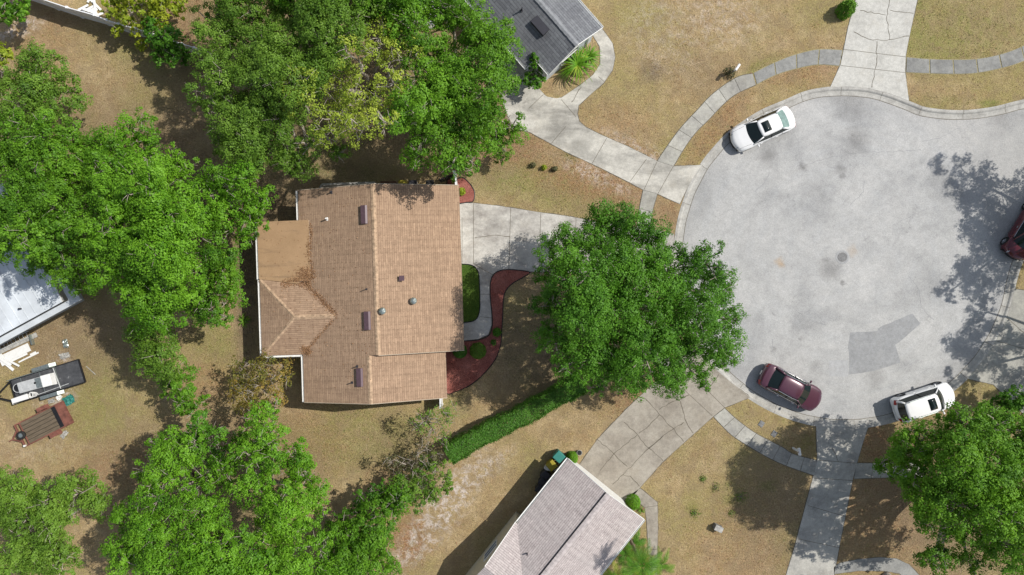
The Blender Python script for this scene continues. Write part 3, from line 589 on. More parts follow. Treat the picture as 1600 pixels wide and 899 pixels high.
def gutter(a, b, out, root, mat='white'):
    mb = MB(); a = Vector(a); b = Vector(b); z = Vector((0, 0, 1)); p = [out*0.0-z*.10, out*0.11-z*.10, out*0.13+z*0.0, out*0.115+z*0.0, out*0.10-z*.085, out*0.0-z*.085]
    n = len(p); mb.add([a+q for q in p]+[b+q for q in p], [(k, (k+1) % n, n+(k+1) % n, n+k) for k in range(n)] + [tuple(range(n)), tuple(reversed(range(n, 2*n)))])
    return build('gutter', mb, M[mat], root)
gutter(f1(-2.84,2.05,ZE-.02), f1(-2.84,5.95,ZE-.02), -EX, h1); gutter(f1(u0-.01,6.0,ZE-.03), f1(u0-.01,11.15,ZE-.03), -EX, h1); gutter(f1(u0,11.16,ZE-.03), f1(-.02,11.16,ZE-.03), EY, h1)
gutter(f1(-.01,11.2,ZE-.03), f1(-.01,VE,ZE-.03), -EX, h1); gutter(f1(-.01,0,ZE-.03), f1(-.01,2.0,ZE-.03), -EX, h1)

mb = MB(); wall_poly(mb, [f1(.45,.3), f1(Wd-.6,.3), f1(Wd-.6,VS-.3), f1(Lw-.5,VS-.3), f1(Lw-.5,VE-.3), f1(.45,VE-.3)], 0, ZE-.03); wall_poly(mb, [f1(u0+.45,v0+.2), f1(.44,v0+.2), f1(.44,v1-.4), f1(u0+.45,v1-.4)], 0, ZE-.03)
for vv, hw, c_, zz in ((0.3, 5.3, Wd/2, rz1-.12), (VE-.3, 4.6, Lw/2, rz2-.12)):     # gable triangles
    s_ = 0.04 if vv < 1 else -0.04
    tri = [f1(c_-hw,vv,ZE-.03), f1(c_+hw,vv,ZE-.03), f1(c_,vv,zz)]; t2 = [p+EY*s_ for p in tri]; mb.add(tri+t2, [(0,1,2),(5,4,3),(0,3,4,1),(1,4,5,2),(2,5,3,0)])
build('wall', mb, M['wall1'], h1)
for u_, v_ in ((u0+.15,2.3),(u0+.15,4.1),(u0+.15,5.8)): mb = MB(); mb.box(f1(u_,v_,1.26), (.12,.12,2.52), math.atan2(EX.y,EX.x)); build('porch_post', mb, M['white'], h1)
mb = MB(); c = f1(Wd-.56, 2.4, 1.1)
for k in range(4): mb.box(f1(Wd-.56,2.6,.30+.56*k), (.06,4.8*0+4.4,.54), math.atan2(EX.y,EX.x))
build('garage_door', mb, M['white'], h1)
mb = MB(); mb.box(f1(Wd-.56,8.9,1.05), (.07,.95,2.05), math.atan2(EX.y,EX.x)); dd = build('front_door', mb, M['brplas'], h1); mb = MB(); mb.cyl(f1(Wd-.50,8.55,1.0), .04, .05, 8); build('handle', mb, M['chrome'], dd)
window(h1, f1(Wd-.60,6.4), EY, EX, 1.4, 1.2, 1.4); window(h1, f1(Lw-.50,12.8), EY, EX, 1.4, 1.2, 1.4)
window(h1, f1(3.0,VE-.3), EX, EY, 1.2, 1.1, 1.5); window(h1, f1(6.4,VE-.3), EX, EY, 1.2, 1.1, 1.5); window(h1, f1(.45,12.8), EY, -EX, 1.2, 1.1, 1.5); window(h1, f1(u0+.45,8.6), EY, -EX, 1.6, 1.1, 1.5)
def wz(u): return ZE + (u if u < Wd/2 else Wd-u)*S1
def rel1(px, py, z): 
    p = W(px, py, z) - f1.o; return p.dot(EX), p.dot(EY)
def box_vent(px, py, label=None, L=1.2):
    u, v = rel1(px, py, 4.1); z = wz(u); mb = MB(); q = math.atan2(EX.y, EX.x); sl = math.atan(S1)
    for du, hh in ((0, .0),):
        a = [f1(u-.22,v-L/2,wz(u-.22)-.02), f1(u+.22,v-L/2,wz(u+.22)-.02), f1(u+.22,v-L/2,wz(u+.22)+.10), f1(u+.10,v-L/2,wz(u+.1)+.20), f1(u-.22,v-L/2,wz(u-.22)+.20)]
        b = [p+EY*L for p in a]; n = 5; mb.add(a+b, [(4,3,2,1,0),(5,6,7,8,9)]+[(k,(k+1)%n,n+(k+1)%n,n+k) for k in range(n)])
    r_ = build('roof_vent', mb, M['vent'], h1)
for p in ((570,336),(575,501),(562,590)): box_vent(*p)
def turbine(px, py):
    u, v = rel1(px, py, 4.35); z = wz(u); o = f1(u, v, z); mb = MB(); mb.cyl(o-Vector((0,0,.1)), .16, .26, 16)
    for k in range(5):
        r0 = .235*math.sin(R(70+0*k)); 
    prof_ = [(.17,.14),(.235,.20),(.25,.28),(.22,.36),(.13,.42),(.03,.44)]
    n = 18; vs = []; 
    for r_, z_ in prof_:
        for k in range(n): a = 2*math.pi*k/n; rr = r_*(1.0 if k % 2 else .9); vs.append(o+Vector((rr*math.cos(a), rr*math.sin(a), z_)))
    mb.add(vs, [(i*n+k, i*n+(k+1)%n, (i+1)*n+(k+1)%n, (i+1)*n+k) for i in range(len(prof_)-1) for k in range(n)] + [tuple(range((len(prof_)-1)*n, len(prof_)*n))])
    build('turbine_vent', mb, M['galv'], h1)
turbine(644.5, 470.5); turbine(598.5, 486)
def pipe(px, py, h=.32, r=.045, mat='galv', zz=3.7):
    u, v = rel1(px, py, zz); mb = MB(); o = f1(u, v, wz(u)-.05); mb.cyl(o, r, h+.05, 10); mb.cyl(o+Vector((0,0,.04)), r*2.3, .03, 10); build('vent_pipe', mb, M[mat], h1)
pipe(509, 341.5, .40, .05, 'white'); pipe(572.5, 452, .4, .03, 'dplas', 4.3); pipe(557, 573.5, .34, .04, 'dplas', 4.2); pipe(549, 599, .34, .04, 'dplas', 4.1); pipe(518, 300.5, .3, .05, 'dplas', 3.5)
u, v = rel1(627.5, 435, 4.0); mb = MB(); q = math.atan2(EX.y, EX.x); mb.box(f1(u,v,wz(u)+.10), (.26,.26,.30), q); mb.box(f1(u+.03,v,wz(u)+.27), (.34,.34,.05), q); build('square_vent', mb, M['vent'], h1)

# ---------------------------------------------------------------- taupe house at the bottom
N3 = W(888, 717.6, ZE); E3 = W(1006, 812, ZE)
f3 = Frame(N3, E3-N3)          # u across the front (towards SE), v away along the ridge (SW)
A3 = f3.ex; B3 = f3.ey; w3 = (E3-N3).length; S3 = 0.36; z3 = ZE + w3/2*S3
h3 = empty('house', f3(3.3, 6, 0), 'taupe shingled house with cream garage front, cut off by the bottom edge', 'house')
VV = 5.57; L3 = 22.0; wv3 = w3
mb = MB()
roof_plane(mb, [f3(0,0,ZE), f3(w3/2,0,z3), f3(w3/2,VV+wv3/2,z3), f3(0,VV,ZE)], B3)
roof_plane(mb, [f3(w3,0,ZE), f3(w3,L3,ZE), f3(w3/2,L3,z3), f3(w3/2,0,z3)], B3)
gu = -0.12
roof_plane(mb, [f3(gu,VV+.03,ZE+.03), f3(0.02,VV+.03,ZE+.03), f3(w3/2,VV+wv3/2+.01,z3+.004), f3(gu,VV+wv3/2+.01,z3+.004)], A3)
roof_plane(mb, [f3(gu,VV+wv3/2,z3+.004), f3(w3/2,VV+wv3/2,z3+.004), f3(0.02,VV+wv3,ZE+.03), f3(gu,VV+wv3,ZE+.03)], A3)
roof_plane(mb, [f3(0,VV+wv3,ZE), f3(w3/2,VV+wv3/2,z3), f3(w3/2,L3,z3), f3(0,L3,ZE)], B3)
r3 = build('roof', mb, [M['roof3'], M['white']], h3)
mb = MB(); ridge_caps(mb, f3(w3/2,0,z3), f3(w3/2,L3,z3), .42, .03); build('ridge_cap', mb, M['roofhip3'], r3, recalc=False)
mb = MB(); mb.tube([f3(w3/2-.22,0.02,z3-.02), f3(w3/2-.22,12,z3-.02)], .035, 6); build('ridge_flashing', mb, M['black'], r3)
FR_ = [h3, M['white']]; fasc(f3(0,-.02,ZE-.06), f3(w3/2,-.02,z3-.06)); fasc(f3(w3/2,-.02,z3-.06), f3(w3,-.02,ZE-.06)); fasc(f3(gu-.02,VV,ZE-.05), f3(gu-.02,VV+wv3/2,z3-.06))
gutter(f3(-.01,0,ZE-.03), f3(-.01,VV-.02,ZE-.03), -A3, h3); gutter(f3(w3+.01,0,ZE-.03), f3(w3+.01,14,ZE-.03), A3, h3)
mb = MB(); wall_poly(mb, [f3(.4,.25), f3(w3-.4,.25), f3(w3-.4,L3-.3), f3(.0,L3-.3), f3(.0,VV+.06), f3(.4,VV+.06)], 0, ZE-.03)
tri = [f3(.4,.25,ZE-.03), f3(w3-.4,.25,ZE-.03), f3(w3/2,.25,z3-.13)]; t2 = [p+B3*.05 for p in tri]; mb.add(tri+t2, [(0,1,2),(5,4,3),(0,3,4,1),(1,4,5,2),(2,5,3,0)])
tri = [f3(0,VV+.1,ZE-.03), f3(0,VV+wv3-.1,ZE-.03), f3(0,VV+wv3/2,z3-.13)]; t2 = [p+A3*.05 for p in tri]; mb.add(tri+t2, [(0,1,2),(5,4,3),(0,3,4,1),(1,4,5,2),(2,5,3,0)])
build('wall', mb, M['wall3'], h3)
mb = MB(); q3 = math.atan2(A3.y, A3.x)
for k in range(4): mb.box(f3(3.1,.21,.30+.55*k), (4.6,.06,.53), q3)
build('garage_door', mb, M['white'], h3)
window(h3, f3(.4,2.6), B3, -A3, 1.1, 1.0, 1.5); window(h3, f3(0,8.5), B3, -A3, 1.4, 1.1, 1.5); window(h3, f3(w3-.4,4.5), B3, A3, 1.2, 1.1, 1.5)
mb = MB(); mb.cyl(f3(1.65,VV+1.0,ZE+1.65*S3-.05), .05, .35, 10); build('vent_pipe', mb, M['dplas'], h3)

# ---------------------------------------------------------------- grey house at the top
S2c = W(858.4, 115.7, ZE); E2c = W(941, 43.6, ZE); f2 = Frame(S2c, E2c-S2c, flip=False)   # u to NE along the front, v back (up-left)
A2 = f2.ex; B2 = f2.ey; w2 = (E2c-S2c).length; rise2 = 1.15; z2 = ZE+rise2; sl2 = rise2/(w2/2)
h2 = empty('house', f2(2.4, 5, 0), 'grey shingled house with pale front wall behind a fan palm at the top edge', 'house')
ext = .83; ze2 = ZE - ext*sl2; L2 = 20.0; cut = 1.42
mb = MB()
roof_plane(mb, [f2(0,0,ZE), f2(w2/2,0,z2), f2(w2/2,L2,z2), f2(-ext,L2,ze2), f2(-ext,cut,ze2), f2(0,cut,ZE)], B2)
roof_plane(mb, [f2(w2,0,ZE), f2(w2/2,0,z2), f2(w2/2,L2,z2), f2(w2,L2,ZE)], B2)
r2 = build('roof', mb, [M['roof2'], M['white']], h2)
mb = MB(); ridge_caps(mb, f2(w2/2,0,z2), f2(w2/2,L2,z2), .34, .03); build('ridge_cap', mb, M['roofhip2'], r2, recalc=False)
FR_ = [h2, M['white']]; fasc(f2(0,-.02,ZE-.06), f2(w2/2,-.02,z2-.06)); fasc(f2(w2/2,-.02,z2-.06), f2(w2,-.02,ZE-.06)); fasc(f2(-ext,cut-.02,ze2-.06), f2(0,cut-.02,ZE-.06))
gutter(f2(w2+.01,0,ZE-.03), f2(w2+.01,L2,ZE-.03), A2, h2); gutter(f2(-ext-.01,cut,ze2-.03), f2(-ext-.01,L2,ze2-.03), -A2, h2); gutter(f2(-.01,0,ZE-.03), f2(-.01,cut-.06,ZE-.03), -A2, h2)
mb = MB(); wall_poly(mb, [f2(.12,.30), f2(w2-.4,.30), f2(w2-.4,L2-.3), f2(-.45,L2-.3), f2(-.45,cut+.3), f2(.12,cut+.3)], 0, ze2-.12)
wall_poly(mb, [f2(.12,.30), f2(w2-.4,.30), f2(w2-.4,L2-.3), f2(.12,L2-.3)], ze2-.12, ZE-.08)
tri = [f2(.12,.30,ZE-.08), f2(w2-.4,.30,ZE-.08), f2(w2/2,.30,z2-.15)]; t2 = [p+B2*.05 for p in tri]; mb.add(tri+t2, [(0,1,2),(5,4,3),(0,3,4,1),(1,4,5,2),(2,5,3,0)])
build('wall', mb, M['wall2'], h2)
window(h2, f2(2.2,.30), A2, -B2, 1.5, 1.3, 1.4)
mb = MB(); mb.beam(f2(w2-.9,.27,0.0), f2(w2-.9,.27,2.45), .09, .09); build('porch_post', mb, M['white'], h2)
u_ = 1.45; mb = MB(); zz = ZE+u_*sl2
a = [f2(u_-.28,2.05,ZE+(u_-.28)*sl2-.02), f2(u_+.28,2.05,ZE+(u_+.28)*sl2-.02), f2(u_+.28,2.05,ZE+(u_+.28)*sl2+.08), f2(u_-.28,2.05,ZE+(u_-.28)*sl2+.30)]; b = [p+B2*1.25 for p in a]
mb.add(a+b, [(3,2,1,0),(4,5,6,7),(0,1,5,4),(1,2,6,5),(2,3,7,6),(3,0,4,7)]); build('roof_vent', mb, M['dplas'], h2)
def pipe2(u, v, h=.45): mb = MB(); mb.cyl(f2(u,v,ZE+u*sl2-.04), .05, h, 10); mb.cyl(f2(u,v,ZE+u*sl2-.02), .11, .05, 10); build('vent_pipe', mb, M['dplas'], h2)
pipe2(1.25, 4.3); pipe2(1.1, 6.4)
# entry wing to the right of the grey house (only its corner is in view)
mb = MB(); q = [f2(w2+.10,4.2,2.52), f2(w2+3.9,4.2,2.52), f2(w2+3.9,6.6,3.3), f2(w2+.10,6.6,3.3)]; roof_plane(mb, q, A2); q = [f2(w2+.10,9.0,2.52), f2(w2+3.9,9.0,2.52), f2(w2+3.9,6.6,3.3), f2(w2+.10,6.6,3.3)]; roof_plane(mb, q, A2)
build('entry_roof', mb, [M['roof2'], M['white']], h2); mb = MB(); wall_poly(mb, [f2(w2-.3,4.6), f2(w2+3.5,4.6), f2(w2+3.5,8.7), f2(w2-.3,8.7)], 0, 2.40); build('entry_wall', mb, M['wall2'], h2)
gutter(f2(w2+.10,4.19,2.50), f2(w2+3.9,4.19,2.50), -B2, h2)

# ---------------------------------------------------------------- pale metal roofed house on the left edge
c4 = W(97, 472, 2.75); d4 = W(0, 525, 2.75); f4 = Frame(c4, d4-c4)     # u down-left along the eave ; v = across (up-left)
if (f4.ey.y) < 0: f4 = Frame(c4, d4-c4, flip=False)
h4 = empty('house', f4(5, 4, 0), 'house with pale galvanised roof at the left edge', 'house')
mb = MB(); roof_plane(mb, [f4(0,0,2.75), f4(12,0,2.75), f4(12,4.6,3.15), f4(-.5,4.6,3.15), f4(-.25,1.9,2.92)], f4.ex); roof_plane(mb, [f4(12,4.6,3.15), f4(-.5,4.6,3.15), f4(-.3,9,2.75), f4(12,9,2.75)], f4.ex)
build('roof', mb, [M['metalroof'], M['white']], h4)
mb = MB(); 
for k in range(20): u_ = .1+.61*k; mb.beam(f4(u_,.02,2.765), f4(u_,4.58,3.165), .03, .03)
build('roof_seam', mb, M['metalroof'], h4)
mb = MB(); roof_plane(mb, [f4(-.95,-.38,2.32), f4(12,-.38,2.32), f4(12,-.04,2.50), f4(-.3,-.04,2.50)], f4.ex); roof_plane(mb, [f4(-.95,-.38,2.32), f4(-.3,-.04,2.50), f4(-.3,1.9,2.50), f4(-.95,1.9,2.32)], f4.ey); build('awning', mb, [M['metalroof'], M['alu']], h4)
mb = MB(); mb.beam(f4(-.01,-.02,2.66), f4(12,-.02,2.66), .05, .16); build('fascia', mb, M['black'], h4)
mb = MB(); wall_poly(mb, [f4(.15,.15), f4(11.8,.15), f4(11.8,8.6), f4(.15,8.6)], 0, 2.62); build('wall', mb, M['wall4'], h4); window(h4, f4(3.5,.15), f4.ex, -f4.ey, 1.4, 1.1, 1.4)
for u_, v_ in ((2.6,.9),(6.0,1.4)): mb = MB(); mb.cyl(f4(u_,v_,2.8), .06, .28, 10); build('vent_pipe', mb, M['dplas'], h4)

# ---------------------------------------------------------------- neighbour's back porch seen through the trees at the top
p0 = W(675, 0, 2.6); p1 = W(638, 32, 2.6); f5 = Frame(p0, p1-p0); 
if f5.ey.x > 0: f5 = Frame(p0, p1-p0, flip=False)
h5 = empty('house', f5(0, 3, 0), 'grey roof edge with cream gutter half hidden by tree crowns at the top', 'house')
mb = MB(); roof_plane(mb, [f5(-9,0,2.6), f5(2.6,0,2.6), f5(2.6,4,3.7), f5(-9,4,3.7)], f5.ex); roof_plane(mb, [f5(-9,8,2.6), f5(2.6,8,2.6), f5(2.6,4,3.7), f5(-9,4,3.7)], f5.ex); build('roof', mb, [M['roof2'], M['white']], h5)
gutter(f5(-9,0,2.57), f5(2.6,0,2.57), -f5.ey, h5); mb = MB(); wall_poly(mb, [f5(-9,.4), f5(2.2,.4), f5(2.2,7.6), f5(-9,7.6)], 0, 2.55); build('wall', mb, M['wall4'], h5)

# ================================================================ VEGETATION
def leaf_verts(P, Nn, size, asp, g):
    """P points, Nn leaf normals, size per leaf -> diamond leaves (4 verts), slightly folded"""
    n = len(P); Nn = Nn/np.linalg.norm(Nn, axis=1, keepdims=True); r = g.normal(size=(n, 3)); T = np.cross(Nn, r); T /= np.linalg.norm(T, axis=1, keepdims=True)+1e-9
    B = np.cross(Nn, T); s = size[:, None]; fold = Nn*s*g.uniform(-.12, .18, (n, 1))
    a = P - T*s*.5; b = P + B*s*asp*.5 + fold; c = P + T*s*.5; d = P - B*s*asp*.5 + fold
    return np.stack([a, b, c, d], 1).reshape(-1, 3)
def leaf_mesh(name, P, Nn, size, mat, parent, asp=.62, g=rng, tone=None):
    off = np.array(OFF[parent.name]) if parent is not None else 0
    V = leaf_verts(P-off, Nn, size, asp, g); n = len(P); q = np.arange(n*4).reshape(n, 4)
    tn = g.uniform(0, 1, n) if tone is None else tone
    me = npmesh(name, V, q, mat, {'tone': np.repeat(tn, 4)}); o = bpy.data.objects.new(name, me); C.objects.link(o)
    if parent is not None: o.parent = parent
    OFF[o.name] = Vector((0, 0, 0)) if parent is None else OFF[parent.name].copy(); return o
def clumps_to_leaves(cc, cr, dens, leaf, g, up=.34, flat=.80, ct=None, ld=None):
    """every clump is a dome of small tufts, every tuft a spray of leaves"""
    P = []; Nn = []; S = []; T = []
    for ci, (c, r) in enumerate(zip(cc, cr)):
        nt = max(5, int(20*r*r/.5)); d = g.normal(size=(nt, 3)); d[:, 2] = np.abs(d[:, 2])*.9 - .25; d /= np.linalg.norm(d, axis=1, keepdims=True)
        tc = d*(r*g.uniform(.55, 1.05, nt))[:, None]; tr = r*g.uniform(.24, .46, nt); tt = g.normal(.5, .13, nt) + g.normal()*.12 + (ct[ci] if ct else 0)
        k = np.maximum(4, (dens*r*r/nt*(tr/(r*.31))**2).astype(int)); idx = np.repeat(np.arange(nt), k); n = len(idx)
        e = g.normal(size=(n, 3)); e /= np.linalg.norm(e, axis=1, keepdims=True); rad = tr[idx]*np.power(g.uniform(.05, 1, n), .45)*np.where(g.uniform(size=n) < .12, 1.5, 1.0)
        p = tc[idx] + e*rad[:, None]; p[:, 2] *= flat
        P.append(c+p); Nn.append(d[idx]*.62 + e*.30 + g.normal(size=(n, 3))*.30 + np.array([0, 0, up]) + (ld[ci]*.42 if ld else 0)); S.append(leaf*g.uniform(.6, 1.4, n)); T.append(np.clip(tt[idx] + g.normal(0, .16, n), 0, 1))
    return np.concatenate(P), np.concatenate(Nn), np.concatenate(S), np.concatenate(T)
TOTAL = [0]
def tree(kind, label, base, lobes, leafm, dens=820, leaf=.122, clump=(.42, .90), cover=1.0, bark='bark', group=None, twigs=6, cat='tree', seed=0, trunk_r=.26, vr=.80, ground=False, twig_len=1.0):
    """lobes (px, py, r_px, z) as seen from the camera unless ground=True"""
    g = np.random.default_rng(seed*31+11); b = W(*base); root = empty(kind, b, label, cat, group)
    rr = random.Random(seed); lob = []
    for px, py, r, z in lobes: lob.append((np.array(W(px, py, 0 if ground else z) if not ground else Vector((W(px, py).x, W(px, py).y, z))), PX(r, z if not ground else 0)))
    lob = [(c + np.array([0, 0, rr.uniform(-1.8, 1.3)*min(1, c[2]/7)]), r*rr.uniform(.72, .97)) for c, r in lob]
    ltone = [rr.uniform(-.16, .16) for _ in lob]; ct = []; ldv = []
    cc = []; cr = []; wood = MB(); twig = wood; zmin = min(l[0][2] for l in lob)
    fork = Vector((b.x, b.y, max(.4, zmin*.33))); mean = Vector(np.mean([l[0] for l in lob], 0)); fork = fork + (Vector((mean.x, mean.y, 0))-Vector((b.x, b.y, 0)))*.10
    wood.tube([b - Vector((0, 0, .1)), b + Vector((0, 0, .25)), b.lerp(fork, .5) + Vector((rr.uniform(-.1, .1), rr.uniform(-.1, .1), 0)), fork], [trunk_r*1.45, trunk_r*1.1, trunk_r*.95, trunk_r*.9], 9)
    for (c, Rr), lt in zip(lob, ltone):
        cv = Vector(c); e = cv - Vector((0, 0, Rr*.25)); m1 = fork.lerp(e, .4) + Vector((rr.uniform(-.35, .35), rr.uniform(-.35, .35), .5)); m2 = fork.lerp(e, .75) + Vector((rr.uniform(-.3, .3), rr.uniform(-.3, .3), .35))
        wood.tube([fork, m1, m2, e], [trunk_r*.55, trunk_r*.40, trunk_r*.28, trunk_r*.17], 6)
        n = max(5, int(cover*6.3*(Rr/.62)**2*.42)); k = 0; gold = 2.39996
        for i in range(n):
            zz = 1 - 1.45*(i+.5)/n; ph = i*gold + g.uniform(-.45, .45); s_ = math.sqrt(max(0, 1-zz*zz)); rad = Rr*g.uniform(.62, 1.12); q = g.uniform(clump[0], clump[1])*min(1, .35+Rr/2.2)
            p = c + np.array([math.cos(ph)*s_*rad, math.sin(ph)*s_*rad, zz*rad*vr]); p[2] = max(p[2], .25); cc.append(p); cr.append(q); ct.append(lt); ldv.append((p-c)/Rr)
            if i % max(1, n//max(1, int(twigs*.6))) == 0:
                t_ = Vector(p); mid = e.lerp(t_, .55) + Vector((rr.uniform(-.3, .3), rr.uniform(-.3, .3), rr.uniform(.0, .35))); out = t_ + (t_-e).normalized()*q*.35*twig_len
                twig.tube([e, mid, t_, out], [trunk_r*.15, trunk_r*.10, trunk_r*.055, .008], 5)
                for _ in range(2):
                    d = Vector((rr.uniform(-1, 1), rr.uniform(-1, 1), rr.uniform(-.1, .7))).normalized(); st = mid.lerp(t_, rr.random()); twig.tube([st, st+d*q*.7+Vector((0, 0, .06)), st+d*q*1.25], [.020, .014, .006], 4)
    if cat == 'tree' and len(lob) > 6:        # shaded inner foliage below the lit domes
        for (c, Rr), lt in zip(lob, ltone):
            for i in range(int(2.2*Rr*Rr*cover)):
                ph = g.uniform(0, 6.28); rd = Rr*g.uniform(0, .85); p = c + np.array([math.cos(ph)*rd, math.sin(ph)*rd, -Rr*g.uniform(.45, 1.1)]); p[2] = max(p[2], 1.6); cc.append(p); cr.append(g.uniform(.5, .8)); ct.append(lt); ldv.append(np.zeros(3))
    P, Nn, S, T = clumps_to_leaves(np.array(cc), np.array(cr), dens, leaf, g, ct=ct); TOTAL[0] += len(P)
    leaf_mesh('crown', P, Nn, S, leafm, root, g=g, tone=T); build('trunk', wood, M[bark], root, recalc=False, smooth=True)
    return root
def bush(kind, label, px, py, rpx, h, mat, cat='shrub', leaf=.07, n=1400, group=None, seed=1, sx=1.0, sy=1.0, rag=.12):
    g = np.random.default_rng(seed+500); b = W(px, py); root = empty(kind, b, label, cat, group); r = PX(rpx)
    d = g.normal(size=(n, 3)); d[:, 2] = np.abs(d[:, 2]); d /= np.linalg.norm(d, axis=1, keepdims=True)
    lump = 1 + rag*np.sin(d[:, 0]*7+seed)*np.sin(d[:, 1]*6+2)*np.cos(d[:, 2]*5); rad = np.power(g.uniform(.45, 1, n), .25)*lump*(1+g.normal(size=n)*rag*.35)
    P = np.array(b) + np.stack([d[:, 0]*r*sx*rad, d[:, 1]*r*sy*rad, .05+d[:, 2]*(h-.05)*rad], 1); Nn = d*.8 + g.normal(size=(n, 3))*.45 + [0, 0, .3]
    leaf_mesh('foliage', P, Nn, leaf*g.uniform(.6, 1.4, n), mat, root, g=g, tone=np.clip(g.normal(.5, .2, n), 0, 1))
    mb = MB(); 
    for k in range(6): a = k*1.05+seed; mb.tube([b, b+Vector((math.cos(a)*r*.25, math.sin(a)*r*.25, h*.4)), b+Vector((math.cos(a)*r*.6, math.sin(a)*r*.6, h*.75))], [.03, .02, .01], 5)
    build('stems', mb, M['bark_d'], root, recalc=False); return root
def fronds(kind, label, px, py, h, n, L, mats, cat, width=.035, leaflets=15, group=None, seed=0, fan=False, upr=.6):
    """plant of arching pinnate fronds (or strap leaves when leaflets = 0)"""
    rr = random.Random(seed+90); b = W(px, py); root = empty(kind, b, label, cat, group); mb = MB(); st = MB(); c0 = b + Vector((0, 0, h))
    st.tube([b-Vector((0,0,.05)), b+Vector((0,0,h*.6)), c0], [.13, .11, .09], 8) 
    for k in range(n):
        a = 2*math.pi*k/n*2.618 + rr.uniform(-.2, .2); el = rr.uniform(.05, upr); l = L*rr.uniform(.75, 1.1); dr = Vector((math.cos(a), math.sin(a), 0)); mi = 1 if rr.random() < .18 else 0
        pts = [c0 + dr*(l*t_) + Vector((0, 0, l*(el*1.5*t_ - (el*.9+.45)*t_*t_))) for t_ in [i/7 for i in range(8)]]
        sd_ = Vector((-dr.y, dr.x, 0))
        if leaflets:
            mb.tube(pts, [.022, .02, .018, .016, .013, .010, .008, .005], 4, mi)
            for q in range(leaflets):
                t_ = .12+.88*q/leaflets; i = min(6, int(t_*7)); p = pts[i].lerp(pts[i+1], t_*7-i); d = (pts[i+1]-pts[i]).normalized(); ll = L*.19*math.sin(math.pi*min(1, .18+t_*.80))+.05
                for sg in (-1, 1):
                    e = p + (sd_*sg*.85 + d*.6).normalized()*ll + Vector((0, 0, -.12*ll+rr.uniform(-.02, .05))); w_ = d*width*.5
                    mb.face([p-w_, p.lerp(e, .5)-w_*1.1, e, p.lerp(e, .5)+w_*1.1, p+w_], mi)
        else:
            for i in range(7):
                w0 = width*(1-(i/7)**2); w1 = width*(1-((i+1)/7)**2)+.002; mb.face([pts[i]-sd_*w0, pts[i+1]-sd_*w1, pts[i+1]+sd_*w1, pts[i]+sd_*w0], mi)
    o = build('fronds', mb, mats, root, recalc=False); me = o.data; at = me.attributes.new('tone', 'FLOAT', 'POINT'); at.data.foreach_set('value', np.random.default_rng(seed).uniform(.1, .9, len(me.vertices)).astype(np.float32))
    build('stem', st, M['bark_d'], root, recalc=False); return root

OAK = 'oak'
# big oak by the cul-de-sac
tree('oak_tree', 'big round deep green oak between the main driveway and the cul-de-sac', (962, 470), [(962,350,38,7.2),(925,385,38,7),(880,388,38,6),(1000,375,40,7.4),(862,425,34,7.6),(905,432,46,9.2),(955,425,52,9),(1010,430,52,9.2),(1058,420,38,7.5),(1100,415,38,6.6),(868,480,38,9.2),(912,490,46,9.4),(965,490,56,9.6),(1022,495,56,9.4),(1078,480,50,8.2),(1122,455,38,6.6),(1140,500,26,5.6),(868,535,38,8.6),(905,560,42,7.2),(950,560,48,7.6),(1005,560,48,7.6),(1060,548,48,7.2),(1108,530,38,6.2),(1085,585,28,5.0),(1125,560,20,4.8),(985,595,26,5),(1045,592,26,5),(935,600,16,5)], M['lf_mid'], seed=1, trunk_r=.38, twigs=5, leaf=.108, dens=980)
# trees at the top
tree('oak_tree', 'dark green oak with pale twigs beside the grey house, top centre', (715, 165), [(650,58,40,7),(690,85,48,8.2),(740,40,38,7.0),(705,20,34,7),(770,95,42,7.5),(650,120,42,8.2),(702,140,50,9.2),(752,150,46,8.6),(790,140,24,5.5),(800,195,27,5.4),(775,205,34,6),(735,205,44,7),(690,195,48,8),(645,175,40,10.6),(650,235,30,8.6),(700,245,28,8.4),(735,252,18,7.2),(620,20,36,7),(790,60,18,6)], M['lf_oak'], seed=2, trunk_r=.34, twigs=8, cover=.95)
tree('oak_tree', 'yellow green sparse oak with bare pale limbs, amid the top trees', (590, 160), [(600,50,34,8.6),(635,85,36,9.2),(560,95,44,10.0),(520,130,38,9.6),(575,150,44,10.2),(620,140,32,9.6),(478,135,34,9.2),(455,160,22,8.2),(520,185,34,8.6),(565,200,32,10.8),(605,195,26,12.2),(510,218,18,8.4),(590,65,28,9.4)], M['lf_yellow'], dens=420, seed=3, trunk_r=.28, twigs=14, cover=.62, leaf=.115, twig_len=1.6)
tree('oak_tree', 'wide oak of mixed green left of the yellow green tree at the top', (455, 130), [(330,15,40,7.5),(385,20,48,8.4),(445,15,48,8.8),(505,20,44,8.4),(560,15,44,8),(340,65,38,7.2),(395,75,50,9),(455,75,52,9.4),(520,65,46,8.8),(350,115,40,7.5),(405,130,50,8.8),(455,130,46,8.8),(335,165,34,6.6),(380,185,44,7.4),(430,190,44,7.6),(355,220,36,6.4),(400,235,38,6.2),(445,240,36,6.4),(485,235,26,6),(470,262,20,5.2),(395,262,22,5),(530,240,12,5)], M['lf_mix'], seed=4, trunk_r=.34, twigs=7, leaf=.108, dens=980)
tree('oak_tree', 'green oak rising at the top edge above the yellow green tree', (560, 40), [(500,-30,50,8.5),(560,-25,50,8.5),(620,-20,46,8),(680,-20,40,7.2),(440,-30,50,8),(360,-30,50,7.5),(590,20,30,7.6)], M['lf_oak'], seed=5, twigs=4)
